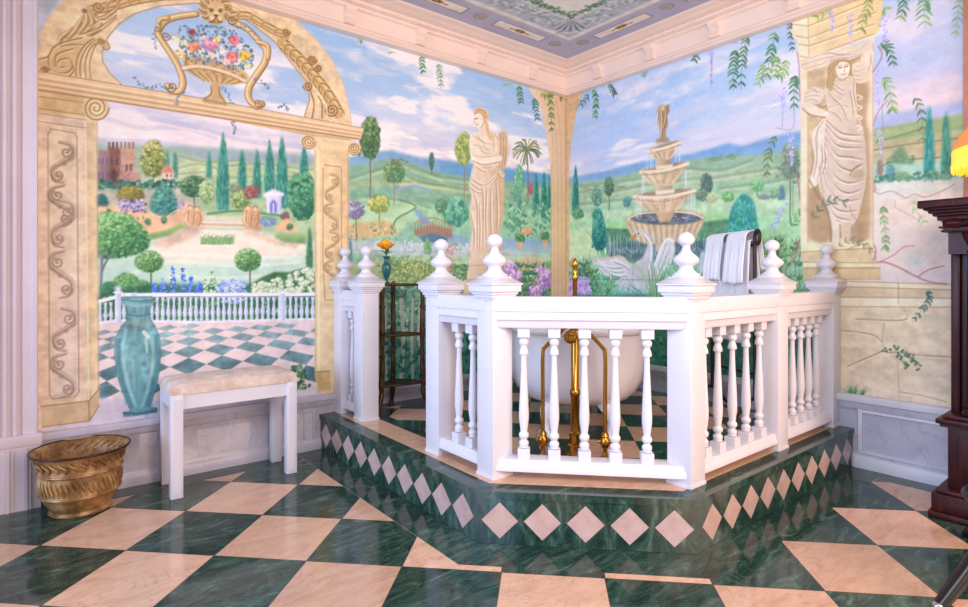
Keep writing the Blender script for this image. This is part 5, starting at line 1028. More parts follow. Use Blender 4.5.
# ================================================================ the room
GAIN = (1.13, 1.15, 1.17)
def wpart(mb, name, mat, parent, label=None):
    """a part whose mesh is written in room coordinates"""
    o = mb.build(name, mat, parent)
    p = parent; off = Vector((0, 0, 0))
    while p is not None: off += Vector(p.location); p = p.parent
    o.location = -off
    if label: o['label'] = label
    return o
wl = A.surface('wall_left', mural_mat('mural_paint'), GAIN); tag(wl, 'wall painted with a garden seen through a stone arch and a statue', 'wall', kind='structure')
m = MB(); m.box(-6, .15, .004, .15, 0, 3.1); m.build('plaster_backing', M_wall, wl)
wr = B.surface('wall_right', bpy.data.materials['mural_paint'], GAIN); tag(wr, 'wall painted with a tiered fountain, swan and draped stone woman', 'wall', kind='structure')
m = MB(); m.box(.004, .15, -5.5, .004, 0, 3.1); m.build('plaster_backing', M_wall, wr)
ce = Cc.surface('ceiling', bpy.data.materials['mural_paint'], GAIN); tag(ce, 'lavender grey ceiling painted with cream panels and a moulded frame', 'ceiling', kind='structure')
m = MB(); m.box(-6, .15, -5.5, .15, CEIL + .004, CEIL + .12); m.build('plaster_backing', simple('ceiling_grey', (170, 166, 182), .8), ce)
m = MB(); m.box(-6.5, 0, -6.5, 0, -.08, 0); fl = m.build('floor', M_floor); tag(fl, 'green and peach marble checker floor', 'floor', kind='structure')

# baseboards of painted marble
BBP = [(0, 0), (.036, 0), (.036, .045), (.03, .055), (.024, .065), (.02, .075), (.02, .262), (.026, .268), (.034, .278), (.04, .30), (.046, .312), (.05, .318), (.05, .34), (0, .34)]
m = MB(); m.sweep(BBP, [(-3.73, 0, 0, -1), (0, 0, -1, -1)]); bl = m.build('baseboard_left', M_wains)
tag(bl, 'grey lavender marbled baseboard under the arch mural', 'baseboard', kind='structure')
m = MB()
for x0, x1 in ((-3.30, -3.22), (-3.02, -2.74), (-2.60, -2.36)): m.box(x0, x1, -.0215, -.01, .085, .235 if x1 - x0 > .1 else .262)
m.build('marbled_panel', M_wains2, bl)
m = MB(); m.sweep([(.03, .0), (.04, .0), (.04, .03), (.034, .05), (.03, .05)], [(-3.73, 0, 0, -1), (-2.315, 0, 0, -1)]); m.sweep([(.03, .306), (.053, .31), (.056, .328), (.054, .343), (.03, .345)], [(-3.73, 0, 0, -1), (0, 0, -1, -1)])
for x in (-2.42, -2.36): m.box(x, x + .012, -.032, -.015, .07, .255)
m.box(-2.418, -2.33, -.030, -.016, .240, .252)
m.build('baseboard_moulding', simple('lavender_white_moulding', (206, 198, 212), .35, nz=.05), bl)
BBR = [(o * 1.15, z * 1.215) for o, z in BBP]
m = MB(); m.sweep(BBR, [(0, 0, -1, -1), (0, -5.4, -1, 0)]); br = m.build('baseboard_right', faux_marble('blue_faux_marble', (186, 190, 212), (214, 214, 230)))
tag(br, 'pale blue marbled baseboard below the painted stone ledge', 'baseboard', kind='structure')
m = MB(); m.sweep([(.035, 0), (.047, 0), (.047, .05), (.04, .066), (.035, .066)], [(0, -2.285, -1, 0), (0, -5.4, -1, 0)]); m.sweep([(.035, .37), (.06, .378), (.066, .396), (.063, .416), (.035, .418)], [(0, 0, -1, -1), (0, -5.4, -1, 0)])
m.box(-.0375, -.018, -2.325, -2.305, .10, .34); m.box(-.035, -.018, -2.95, -2.303, .318, .338); m.box(-.035, -.018, -2.95, -2.303, .085, .098)
m.build('baseboard_moulding', simple('blue_white_moulding', (228, 228, 240), .35, nz=.03), br)
# fluted casing at the far left
prof = [(-4.35, .0), (-4.35, -.05)]
x = -4.34
while x < -3.79:
    prof += [(x, -.05), (x + .003, -.040), (x + .012, -.034), (x + .021, -.040), (x + .024, -.05)]; x += .036
prof = [p for p in prof if p[0] < -3.745] + [(-3.745, -.05), (-3.74, -.062), (-3.725, -.062), (-3.72, -.05), (-3.72, 0)]
m = MB(); m.prism(prof, 'z', .35, 2.80); tr = m.build('trim_1', M_case); tag(tr, 'white fluted door casing beside the painted pilaster', 'trim', kind='structure')
m = MB(); m.box(-4.36, -3.71, -.07, 0, 0, .32); m.box(-4.37, -3.705, -.078, 0, .30, .352, bev=.006)
for k in range(9): m.box(-4.3 + k * .066, -4.288 + k * .066, -.078, -.06, .0, .29); m.box(-4.281 + k * .066, -4.275 + k * .066, -.075, -.06, .0, .29)
m.build('plinth_block', M_case, tr)
# cornice with brackets
CP = [(0, 2.70), (.045, 2.70), (.054, 2.706), (.054, 2.722), (.044, 2.732), (.036, 2.738), (.036, 2.752), (.028, 2.764), (.02, 2.768), (.02, 2.868), (.03, 2.876), (.04, 2.878), (.044, 2.892), (.062, 2.896), (.07, 2.906), (.075, 2.920), (.105, 2.924), (.118, 2.934), (.15, 2.940), (.172, 2.944), (.182, 2.9565), (0, 2.9565)]
m = MB(); m.sweep(CP, [(-5.9, 0, 0, -1), (0, 0, -1, -1), (0, -5.4, -1, 0)]); co = m.build('trim_2', M_trim); tag(co, 'deep white plaster cornice with brackets round the ceiling', 'cornice', kind='structure')
m = MB(); s = -.09
while s > -3.9:
    for sw in (0, 1):
        p = lambda a, b: (b, a) if sw else (a, b)
        xs = p(s, -.058); xe = p(s - .016, -.075)
        m.box(xs[0], xe[0], xs[1], xe[1], 2.900, 2.918)
    s -= .03
m.build('dentil_band', M_trim, co)
def bracket(sw, s):
    m = MB(); w = .036
    pr = [(-.02, 2.768), (-.03, 2.766), (-.045, 2.772), (-.05, 2.785), (-.038, 2.80), (-.032, 2.815), (-.042, 2.83), (-.062, 2.845), (-.07, 2.862), (-.066, 2.876), (-.02, 2.876)]
    if sw: m.prism(pr, 'y', s - w, s + w)
    else: m.prism(pr, 'x', s - w, s + w)
    m.build('bracket', M_trim, co)
for s in (-.45, -1.0, -1.56, -2.11, -2.66, -3.2): bracket(0, s)
for s in (-.39, -.905, -1.43, -1.95, -2.47): bracket(1, s)
m = MB(); m.box(-.03, 0, -3.0, -2.772, .40, 2.70); t3 = m.build('trim_3', simple('tan_wood', (196, 134, 104), .5, nz=.08)); tag(t3, 'tan wooden casing at the right end of the mural', 'trim', kind='structure')

# ================================================================ platform
PL = [(-2.31, -.001), (-2.31, -1.661), (-1.693, -2.278), (-.001, -2.278), (-.001, -.001)]
def inset(d): k = d * .41421; return [(-2.31 + d, -.002), (-2.31 + d, -1.661 + k), (-1.693 + k, -2.278 + d), (-.002, -2.278 + d), (-.002, -.002)]
pf = empty('bath_platform', (0, 0, 0), 'low green marble platform inlaid with peach diamonds under the white balustrade', 'platform')
m = MB(); m.prism(inset(.004), 'z', .001, .188); 
def dia(p, q, n, w):
    p, q = Vector(p), Vector(q); d = (q - p); Ln = d.length; d.normalize(); nn = Vector((d.y, -d.x, 0))
    if nn.dot(Vector((-1, -1, 0))) < 0: nn = -nn
    for i in range(n):
        c = p + d * Ln * (i + .5) / n; hw = w / 2
        P = [c + d * -hw + Vector((0, 0, .098)), c + Vector((0, 0, .024)), c + d * hw + Vector((0, 0, .098)), c + Vector((0, 0, .172))]
        m.add([v + nn * .0015 for v in P] + [v - nn * .003 for v in P], [(0, 1, 2, 3), (7, 6, 5, 4), (0, 4, 5, 1), (1, 5, 6, 2), (2, 6, 7, 3), (3, 7, 4, 0)], 1)
dia((-2.306, -.03, 0), (-2.306, -1.63, 0), 10, .150); dia((-2.306, -1.6594, 0), (-1.6914, -2.274, 0), 5, .150); dia((-1.66, -2.274, 0), (-.03, -2.274, 0), 10, .150)
m.build('riser', [M_green, M_diam], pf)
m = MB(); m.prism(inset(-.003), 'z', .188, DECK); m.build('nosing', M_green, pf)
m = MB(); m.prism(inset(.088), 'z', DECK - .01, DECK + .001); m.build('deck_floor', M_deck, pf)

# ================================================================ balustrades
DZ = DECK + .001
BAL = [(.0, 0), (.0265, .0), (.0265, .04), (.021, .046), (.0175, .050), (.0205, .056), (.0215, .064), (.0195, .071), (.014, .076), (.0125, .080), (.016, .084), (.0205, .090), (.022, .098), (.0205, .106), (.0155, .111), (.0145, .116), (.0185, .145), (.0215, .17), (.0215, .20), (.019, .26), (.0155, .33), (.0125, .40), (.0115, .446), (.012, .450), (.0185, .452), (.0205, .458), (.0185, .470), (.0135, .484), (.0125, .490), (.017, .494), (.0205, .502), (.0215, .510), (.0185, .518), (.014, .522), (.019, .526), (.0265, .530)]
def baluster_mesh():
    m = MB(); m.box(-.0265, .0265, -.0265, .0265, 0, .042, bev=.003); m.lathe([(r, z) for r, z in BAL if .04 < z < .529], n=20); m.box(-.0265, .0265, -.0265, .0265, .5275, .5715, bev=.003); return m
BALM = None
def baluster(x, y, rz, parent):
    global BALM
    if BALM is None:
        o = baluster_mesh().build('baluster', M_white, parent); BALM = o.data
    else:
        o = bpy.data.objects.new('baluster', BALM); COL.objects.link(o); o.parent = parent
    o.location = Vector((x, y, .3045)) - Vector(parent.location); o.rotation_euler = (0, 0, rz)
FIN = [(.058, 0), (.058, .008), (.051, .013), (.040, .020), (.031, .029), (.0275, .038), (.030, .046), (.042, .053), (.0505, .061), (.053, .069), (.0515, .077), (.045, .086), (.035, .094), (.0255, .103), (.0185, .113), (.016, .124), (.0165, .131), (.021, .135), (.027, .139), (.0325, .146), (.035, .156), (.0335, .167), (.028, .177), (.018, .185), (.006, .190), (.0001, .1905)]
NW = .112
def newel(x0, y0, parent):
    """square post whose outer corner stands at x0, y0 (its lowest x and y)"""
    o = Vector(parent.location); cx, cy = x0 + NW / 2, y0 + NW / 2; h = NW / 2
    m = MB(); m.box(-h, h, -h, h, 0, .80, bev=.004); m.box(-h - .003, h + .003, -h - .003, h + .003, 0, .012)
    p = m.build('newel_post', M_white, parent); p.location = Vector((cx, cy, DZ)) - o
    m = MB()
    for e, z0, z1 in ((.005, .775, .786), (.012, .786, .80), (.019, .80, .812), (.028, .812, .842), (.034, .842, .850)): m.box(-h - e, h + e, -h - e, h + e, z0, z1, bev=.0035)
    a, b = h + .032, h - .002
    m.add([(-a, -a, .85), (a, -a, .85), (a, a, .85), (-a, a, .85), (-b, -b, .873), (b, -b, .873), (b, b, .873), (-b, b, .873)], [(0, 1, 5, 4), (1, 2, 6, 5), (2, 3, 7, 6), (3, 0, 4, 7), (4, 5, 6, 7), (3, 2, 1, 0)])
    m.box(-b, b, -b, b, .873, .879, bev=.002)
    m.build('post_cap', M_white, p)
    m = MB(); m.lathe([(r, z + .879) for r, z in FIN], n=28); m.build('finial', M_white, p)
    return p
RT = [(.061, 1.006), (.058, 1.010), (-.058, 1.010), (-.061, 1.006), (-.061, .948), (-.053, .945), (-.053, .941), (-.056, .938), (-.056, .912), (-.050, .908), (-.046, .902), (-.046, .888), (-.040, .876), (.040, .876), (.046, .888), (.046, .902), (.050, .908), (.056, .912), (.056, .938), (.053, .941), (.053, .945), (.061, .948)]
RB = [(.050, .2555), (.050, .278), (.044, .284), (.044, .296), (.038, .305), (-.038, .305), (-.044, .296), (-.044, .284), (-.050, .278), (-.050, .2555)]
def rail(p, q, parent):
    p, q = Vector(p), Vector(q); d = (q - p).normalized(); n = (-d.y, d.x)
    for nm, pr in (('top_rail', RT), ('bottom_rail', RB)):
        m = MB(); m.sweep(pr, [(p.x, p.y, *n), (q.x, q.y, *n)])
        m2 = m.build(nm, M_white, parent); m2.location = -Vector(parent.location)
XL, YR = -2.19, -2.205
b1 = empty('balustrade', (XL + .05, -.2, DZ), 'short white balustrade section of two posts against the arch mural', 'balustrade')
newel(XL - .02, -.113, b1); newel(XL, -.372, b1); rail((XL + .042, -.01), (XL + .058, -.262), b1)
baluster(XL + .052, -.222, 0, b1); baluster(XL + .048, -.150, 0, b1)
b2 = empty('balustrade', (-1.9, -1.9, DZ), 'long white balustrade of five posts wrapping the front of the bathtub', 'balustrade')
newel(XL, -1.19, b2); newel(XL, -1.612, b2); newel(-1.622, YR, b2); newel(-.822, YR, b2); newel(-.116, YR, b2)
rail((XL + .058, -1.19 + .05), (XL + .058, -1.612 + .05), b2)
for y in (-1.285, -1.395): baluster(XL + .058, y, 0, b2)
p4, p5 = Vector((XL, -1.612, 0)), Vector((-1.622, YR, 0)); inn = Vector((.7071, .7071, 0)) * .062
rail(p4 + inn, p5 + inn, b2)
for px in (523.9, 554.2, 584.4, 615.3, 646.9):
    # where the sight line crosses the rail's centre line
    k = (px - 484) / FOC; dx, dy = FX + RX * k, FY + RY * k; a = p4 + inn; d = p5 - p4
    den = d.x * dy - d.y * dx; t = ((CX - a.x) * dy - (CY - a.y) * dx) / den
    q = a + d * t; baluster(q.x, q.y, PI / 4, b2)
rail((-1.622 + .05, YR + .058), (-.822 + .05, YR + .058), b2); rail((-.822 + .05, YR + .058), (-.116 + .05, YR + .058), b2)
for x in (-1.424, -1.302, -1.171, -1.039, -.905, -.63, -.525, -.42, -.315, -.21): baluster(x, YR + .058, 0, b2)

# ================================================================ bathtub and its brass pipes
tub = empty('bathtub', (-1.035, -1.025, DZ), 'white clawfoot bathtub behind the front balusters', 'bathtub', rz=PI / 4)
def outline(k, n=56, ex=2.9, a=.775, b=.425, da=0):
    P = []
    for i in range(n):
        q = 2 * PI * i / n; c, s = math.cos(q), math.sin(q)
        P.append((math.copysign(abs(c) ** (2 / ex), c) * (a * k + da), math.copysign(abs(s) ** (2 / ex), s) * b * k))
    return P
def loft(rings, mi=0):
    n = len(rings[0]); vs = [p for r in rings for p in r]
    fs = [(i * n + k, i * n + (k + 1) % n, (i + 1) * n + (k + 1) % n, (i + 1) * n + k) for i in range(len(rings) - 1) for k in range(n)]
    fs.append([(len(rings) - 1) * n + k for k in range(n)])
    return vs, fs
m = MB()
out = [(1.0, .60), (.995, .54), (.985, .46), (.965, .38), (.93, .31), (.87, .25), (.78, .205), (.65, .175), (.46, .158), (.2, .15), (.02, .148)]
inn_ = [(.95, .60), (.93, .55), (.90, .45), (.86, .36), (.80, .29), (.70, .235), (.55, .205), (.3, .19), (.02, .186)]
ring0 = [[(x, y, z) for x, y in outline(k)] for k, z in out]
for lst in (out, inn_):
    vs, fs = loft([[(x, y, z) for x, y in outline(k, da=(k - 1) * -.12)] for k, z in lst]); m.add(vs, fs, 0, True)
m.build('tub_shell', M_enamel, tub)
m = MB(); m.tube([(x, y, .60) for x, y in outline(1.0)], .026, 10, closed=True); m.build('rolled_rim', M_enamel, tub)
for sx in (-1, 1):
    for sy in (-1, 1):
        m = MB(); m.tube([(sx * .47, sy * .12, .23), (sx * .53, sy * .15, .19), (sx * .565, sy * .172, .145), (sx * .575, sy * .18, .10), (sx * .565, sy * .172, .065), (sx * .575, sy * .178, .035)], [.055, .05, .037, .023, .021, .028], 12)
        m.lathe([(.001, 0), (.026, .004), (.032, .02), (.03, .036), (.02, .05), (.001, .055)], sx * .578, sy * .18, 14)
        for k in range(3): m.tube([(sx * .57, sy * .174, .055), (sx * (.602), sy * .18 + (k - 1) * .022, .04), (sx * .607, sy * .182 + (k - 1) * .026, .01)], [.012, .012, .007], 8)
        m.build('claw_foot', M_enamel, tub)
pb = empty('bath_plumbing', (-1.677, -1.619, DZ), 'polished brass riser and supply pipes between the tub and front rail', 'plumbing')
m = MB(); m.lathe([(.045, .0), (.045, .008), (.03, .012), (.026, .03), (.034, .034), (.034, .06), (.026, .064), (.026, .10), (.03, .105), (.03, .12), (.0215, .125), (.0215, .30), (.025, .303), (.025, .325), (.0195, .33), (.0195, .60), (.026, .603), (.026, .64), (.014, .66), (.012, .70)], n=20); m.build('waste_pipe', M_brass, pb)
m = MB(); m.lathe([(.012, .69), (.011, .86), (.014, .865), (.014, .885), (.0105, .89), (.0105, .925), (.013, .928), (.013, .945), (.006, .965), (.001, .97)], n=14); m.build('riser_pipe', M_brass, pb)
m = MB(); M_ = Matrix.Translation((-.018, .012, .585)) @ Matrix.Rotation(PI / 4 + PI, 4, 'Z') @ Matrix.Rotation(PI / 2, 4, 'Y'); m.lathe([(.001, .0), (.03, .0), (.034, .008), (.03, .02), (.016, .026), (.012, .05)], n=20, M=M_); m.build('overflow_knob', M_brass, pb)
for dx, dy, hx, hy in ((-.122, .098, -.06, .05), (.09, -.112, .045, -.055)):
    m = MB(); m.tube(catmull([(dx, dy, .0), (dx, dy, .3), (dx, dy, .50), (dx * .92, dy * .92, .535), (hx, hy, .60), (hx * .6, hy * .6, .63), (0, 0, .64)], 5), .0095, 10); m.lathe([(.028, 0), (.028, .006), (.014, .01), (.012, .03)], dx, dy, 16)
    s = m.build('supply_pipe', M_brass, pb)
    m = MB(); m.lathe([(.0095, .05), (.018, .055), (.024, .075), (.024, .09), (.016, .105), (.02, .11), (.014, .125), (.0095, .13)], dx, dy, 16)
    for q in (0, PI / 2): c, sn = math.cos(q + PI / 4), math.sin(q + PI / 4); m.tube([(dx - c * .034, dy - sn * .034, .083), (dx + c * .034, dy + sn * .034, .083)], [.009, .007], 8)
    m.build('valve', M_brass, s)

# ================================================================ three-tier corner stand with bud vase
LG = [(-1.985, -.245), (-1.70, -.275), (-1.815, -.085)]
es = empty('tiered_stand', (-1.83, -.2, DZ), 'dark bronze three-tier triangular stand beside the short balustrade section', 'stand')
for lx, ly in LG:
    ox, oy = (lx + 1.833) * .22, (ly + .2) * .22
    m = MB(); m.tube(catmull([(lx + ox * 1.2, ly + oy * 1.2, DZ + .008), (lx + ox, ly + oy, DZ + .03), (lx + ox * .1, ly + oy * .1, DZ + .12), (lx + ox * .35, ly + oy * .35, DZ + .18), (lx, ly, DZ + .26), (lx, ly, DZ + .5), (lx, ly, DZ + .80), (lx + ox * -.4, ly + oy * -.4, DZ + .832)], 5), [.013 + .005 * abs(math.sin(k * .55)) for k in range(36)], 9)
    m.lathe([(.001, DZ), (.018, DZ), (.02, DZ + .008), (.013, DZ + .018), (.006, DZ + .024)], lx + ox * 1.2, ly + oy * 1.2, 12)
    for z in (.20, .36, .52, .68): m.lathe([(.010, DZ + z - .014), (.019, DZ + z - .007), (.021, DZ + z), (.019, DZ + z + .007), (.010, DZ + z + .014)], lx, ly, 12)
    for k, q in enumerate(m.v): pass
    wpart(m, 'leg', M_bronze, es)
for i, z in enumerate((.392, .715, 1.046)):
    e = 1.1
    c = (-1.833, -.2); T = [(c[0] + (x - c[0]) * e, c[1] + (y - c[1]) * e) for x, y in LG]
    loop = []
    for j in range(3):
        a, b = Vector((*T[j], 0)), Vector((*T[(j + 1) % 3], 0))
        mid = (a + b) / 2; mid += (Vector((*c, 0)) - mid) * -.12
        loop += [(float(p[0]), float(p[1])) for p in catmull([a.lerp(b, .03)[:2], ((a + mid) / 2)[:2], mid[:2], ((b + mid) / 2)[:2], a.lerp(b, .97)[:2]], 3)]
    m = MB(); m.prism(loop, 'z', z - .012, z); m.tube([(x, y, z - .003) for x, y in loop], .0085, 8, closed=True)
    wpart(m, 'shelf', M_bronze, es)
vz = 1.0525; vx, vy = -1.945, -.228
vs_ = MB(); vs_.lathe([(.020, 0), (.022, .004), (.012, .014), (.010, .022), (.018, .045), (.028, .075), (.031, .10), (.027, .122), (.016, .14), (.013, .15), (.02, .166), (.026, .176), (.022, .174), (.010, .15), (.008, .12)], n=22)
o = vs_.build('bud_vase', M_teal); o.location = (vx, vy, vz); tag(o, 'small teal glass bud vase on top of the dark tiered stand', 'vase')
rose = empty('rose', (vx, vy, vz + .065), 'orange and yellow rose standing in the teal bud vase', 'flower')
m = MB(); m.tube([(0, 0, .085), (.0, 0, .10), (-.008, .0, .165)], .004, 8); wp = m.build('stem', M_leaf, rose)
def petal(r, h, w, a, tilt, m):
    n1, n2 = 7, 6; vs = []
    for i in range(n1):
        u = i / (n1 - 1) * 2 - 1
        for j in range(n2):
            v = j / (n2 - 1); ww = w * (math.sin(min(1, v * 1.25 + .12) * PI / 2)) * (1 - .25 * max(0, v - .8) * 5 * abs(u))
            rad = r * (.35 + .65 * math.sin(v * PI / 2)) + tilt * v * v + .004 * u * u
            an = a + u * ww / max(r, .012)
            vs.append((rad * math.cos(an), rad * math.sin(an), h * v * (1 - .12 * u * u)))
    m.add(vs, [(i * n2 + j, (i + 1) * n2 + j, (i + 1) * n2 + j + 1, i * n2 + j + 1) for i in range(n1 - 1) for j in range(n2 - 1)], 0, True)
def rose_mat():
    t = NT('rose_petal'); v = t.coord(); sp = t.new('ShaderNodeSeparateXYZ'); t.l.new(v, sp.inputs[0])
    t.col(t.mix(t.math('MULTIPLY', t.noise(v, 40, 3), 1.3), L(238, 96, 24), L(250, 190, 40))); t.rough(.5); return t.m
M_rose = rose_mat()
for k in range(20):
    rr = .009 + .0020 * k; m = MB(); petal(rr, .066 - .0017 * k, .032, k * 2.4, .014 * (k / 19) ** 2, m)
    p = m.build('petal', M_rose, rose); p.location = (-.008, 0, .158)
    md = p.modifiers.new('thick', 'SOLIDIFY'); md.thickness = .0015
for k, (dx, dy, dz) in enumerate(((-.045, .01, .03), (.04, -.02, .02), (-.02, -.045, .0), (.03, .03, .04))):
    m = MB(); P0 = Vector((0, 0, .125)); P1 = Vector((dx, dy, .125 + dz)); d = P1 - P0; sd = d.cross(Vector((0, 0, 1))).normalized() * .014
    m.add([P0, P0.lerp(P1, .4) + sd + Vector((0, 0, .006)), P1, P0.lerp(P1, .4) - sd + Vector((0, 0, .006)), P0.lerp(P1, .45)], [(0, 1, 4), (1, 2, 4), (2, 3, 4), (3, 0, 4)], 0, True)
    p = m.build('leaf', M_leaf, rose); md = p.modifiers.new('thick', 'SOLIDIFY'); md.thickness = .001

# ================================================================ towel rack and towels
ra, rb = Vector((-.312, -1.844, 0)), Vector((-.125, -1.465, 0)); rd = (rb - ra).normalized(); rn = Vector((rd.y, -rd.x, 0))
if rn.x > 0: rn = -rn
rk = empty('towel_rack', ((ra + rb) / 2)[:2] + (DZ,), 'dark iron towel stand with curled tops behind the right balustrade', 'towel rack')
for p, e in ((ra, -1), (rb, 1)):
    m = MB(); c = [(p.x, p.y, DZ + .12), (p.x, p.y, .7), (p.x, p.y, 1.30)]
    for k in range(15):
        q = -PI / 2 * 0 + k / 14 * 1.75 * PI
        u = .03 * (1 - math.cos(q)) * -e; w = 1.335 + .042 * math.sin(q)
        c.append((p.x + rd.x * u * -1 * .7 + rn.x * .0, p.y + rd.y * u * -1 * .7, w))
    m.tube(c, .011, 10); wpart(m, 'post', M_iron, rk)
    m = MB(); m.tube(catmull([(p.x + rn.x * .17, p.y + rn.y * .17, DZ + .012), (p.x + rn.x * .13, p.y + rn.y * .13, DZ + .03), (p.x, p.y, DZ + .14), (p.x - rn.x * .1, p.y - rn.y * .1, DZ + .03), (p.x - rn.x * .13, p.y - rn.y * .13, DZ + .012)], 6), .010, 9); wpart(m, 'foot', M_iron, rk)
for z in (1.29, .50):
    m = MB(); m.tube([(ra.x, ra.y, z), (rb.x, rb.y, z)], .009, 10); wpart(m, 'bar', M_iron, rk)
def towel(name, s0, s1, zt, front, back, off, label, seed, grp=None):
    m = MB(); nu, fr = 34, []
    rnd = random.Random(seed)
    prof = [(off + .012, zt - front + front * i / 16) for i in range(16)] + [(off * math.cos(q) + .012 * math.cos(q), zt + (off + .004) * math.sin(q)) for q in np.linspace(0, PI, 9)] + [(-off - .012, zt - back * i / 12) for i in range(1, 13)]
    Lr = (rb - ra).length; vs = []
    ph = [rnd.random() * 6 for _ in range(3)]
    for i in range(nu):
        u = i / (nu - 1); s = (s0 + (s1 - s0) * u) * Lr
        for o, z in prof:
            dr = max(0, (zt - z)) ; sg = 1 if o > 0 else -1
            f = (1 if off > .03 else .55) * (.013 * math.sin(u * 15 + ph[0]) + .007 * math.sin(u * 29 + ph[1])) * min(1, dr * 6) * 1.0
            flare = (u - .5) * .08 * dr
            pos = ra + rd * (s + flare) + rn * (o + (abs(f) * sg if abs(o) > off * .5 else 0) + sg * .02 * min(1, dr * 3))
            vs.append((pos.x, pos.y, z + .004 * math.sin(u * 9 + ph[2]) * (1 if dr > .02 else 0)))
    n = len(prof)
    m.add(vs, [(i * n + j, (i + 1) * n + j, (i + 1) * n + j + 1, i * n + j + 1) for i in range(nu - 1) for j in range(n - 1)], 0, True)
    o = m.build(name, M_towel); o.modifiers.new('thick', 'SOLIDIFY').thickness = .007
    tag(o, label, 'towel', grp); return o
towel('bath_towel', .04, .96, 1.308, .62, .45, .012, 'large pale lavender towel hanging lowest on the dark towel stand', 3)
towel('hand_towel', .55, .97, 1.334, .26, .2, .046, 'small white hand towel over the large towel, on the side near the fountain', 5, 'hand towels on the rack')
towel('hand_towel', .03, .45, 1.334, .28, .2, .046, 'small white hand towel over the large towel, beside the dark curled post', 8, 'hand towels on the rack')

# ================================================================ bench
be = empty('vanity_bench', (-2.90, -.222, 0), 'white wooden bench with a beige padded seat below the arch mural', 'bench')
BX0, BX1, BY0, BY1 = -3.214, -2.588, -.375, -.075
for x in (BX0, BX1 - .056):
    for y in (BY0, BY1 - .05):
        m = MB(); m.box(x, x + .056, y, y + .05, 0.001, .512, bev=.003); m.box(x + .012, x + .044, y - .0025, y + .002, .02, .49); wpart(m, 'leg', M_white, be)
m = MB()
m.box(BX0 + .05, BX1 - .05, BY0 + .008, BY0 + .03, .438, .51); m.box(BX0 + .05, BX1 - .05, BY1 - .03, BY1 - .008, .438, .51)
m.box(BX0 + .008, BX0 + .03, BY0 + .045, BY1 - .045, .438, .51); m.box(BX1 - .03, BX1 - .008, BY0 + .045, BY1 - .045, .438, .51); m.box(BX0 + .01, BX1 - .01, BY0 + .01, BY1 - .01, .495, .512)
wpart(m, 'apron', M_white, be)
m = MB(); bm = bmesh.new(); bmesh.ops.create_cube(bm, size=1); bmesh.ops.subdivide_edges(bm, edges=bm.edges[:], cuts=9, use_grid_fill=True)
for v in bm.verts:
    u, w = v.co.x * 2, v.co.y * 2; t = v.co.z + .5
    k = 1 - .05 * t * t; e = (1 - abs(u) ** 9) * (1 - abs(w) ** 5)
    v.co = Vector((v.co.x * (BX1 - BX0 + .004) * k, v.co.y * (BY1 - BY0 + .004) * k, t * (.052 + .018 * e)))
m.frombm(bm, 0, True); wp = m.build('seat_cushion', M_cushion, be); wp.location = (0, 0, .512); wp.location.x = (BX0 + BX1) / 2 + 2.90; wp.location.y = (BY0 + BY1) / 2 + .222

# ================================================================ embossed pot
def pot_mat():
    t = NT('embossed_gilt'); v = t.coord(); n = t.noise(v, 14, 6, .65)
    t.col(t.ramp(n, [(.3, L(92, 62, 36)), (.5, L(158, 116, 70)), (.72, L(208, 172, 122))])); t.rough(.42); t.b.inputs['Metallic'].default_value = .25
    t.bump(t.noise(v, 45, 5), .35, .005); return t.m
M_pot = pot_mat()
pt = empty('planter_pot', (-3.562, -.222, 0), 'round gilt pot with slanted ribs standing beside the white fluted casing', 'pot')
PP = [(.095, .001), (.118, .002), (.122, .012), (.116, .022), (.126, .04), (.143, .066), (.150, .085), (.157, .09), (.159, .098), (.156, .105), (.158, .15), (.159, .19), (.166, .194), (.168, .202), (.165, .21), (.163, .23), (.167, .25), (.178, .272), (.192, .286), (.197, .290)]
PI_ = [(.194, .294), (.186, .292), (.17, .272), (.157, .245), (.15, .2), (.145, .1), (.12, .05), (.001, .045)]
m = MB(); m.lathe(PP + PI_, n=72)
m.build('pot_body', M_pot, pt)
m = MB(); m.tube([(.195 * math.cos(q), .195 * math.sin(q), .292) for q in np.linspace(0, 2 * PI, 61)[:-1]], .0058, 8, closed=True); m.build('rim', simple('dark_rim', (74, 40, 30), .35, .5), pt)
m = MB()
for k in range(46):
    a = 2 * PI * k / 46; m.tube([((.157 + .004 * math.sin(t * PI)) * math.cos(a + t * .16), (.157 + .004 * math.sin(t * PI)) * math.sin(a + t * .16), .184 - t * .074) for t in (0, .25, .5, .75, 1)], [.003, .0062, .007, .0062, .003], 7)
m.build('slanted_ribs', M_pot, pt)
m = MB()
for k in range(28):
    a = 2 * PI * k / 28
    m.tube([((.161 + .02 * t) * math.cos(a + .09 * math.sin(t * 5)), (.161 + .02 * t) * math.sin(a + .09 * math.sin(t * 5)), .214 + t * .054) for t in np.linspace(0, 1, 6)], [.002, .005, .006, .005, .004, .002], 6)
    m.tube([((.152 + .018 * t) * math.cos(a + .1 * math.sin(t * 5)), (.152 + .018 * t) * math.sin(a + .1 * math.sin(t * 5)), .236 + t * .044) for t in np.linspace(0, 1, 6)], [.002, .004, .005, .005, .004, .002], 6)
for z, r in ((.2, .167), (.098, .158), (.012, .121)): m.tube([(r * math.cos(q), r * math.sin(q), z) for q in np.linspace(0, 2 * PI, 49)[:-1]], .0045, 7, closed=True)
m.build('leaf_band', M_pot, pt)

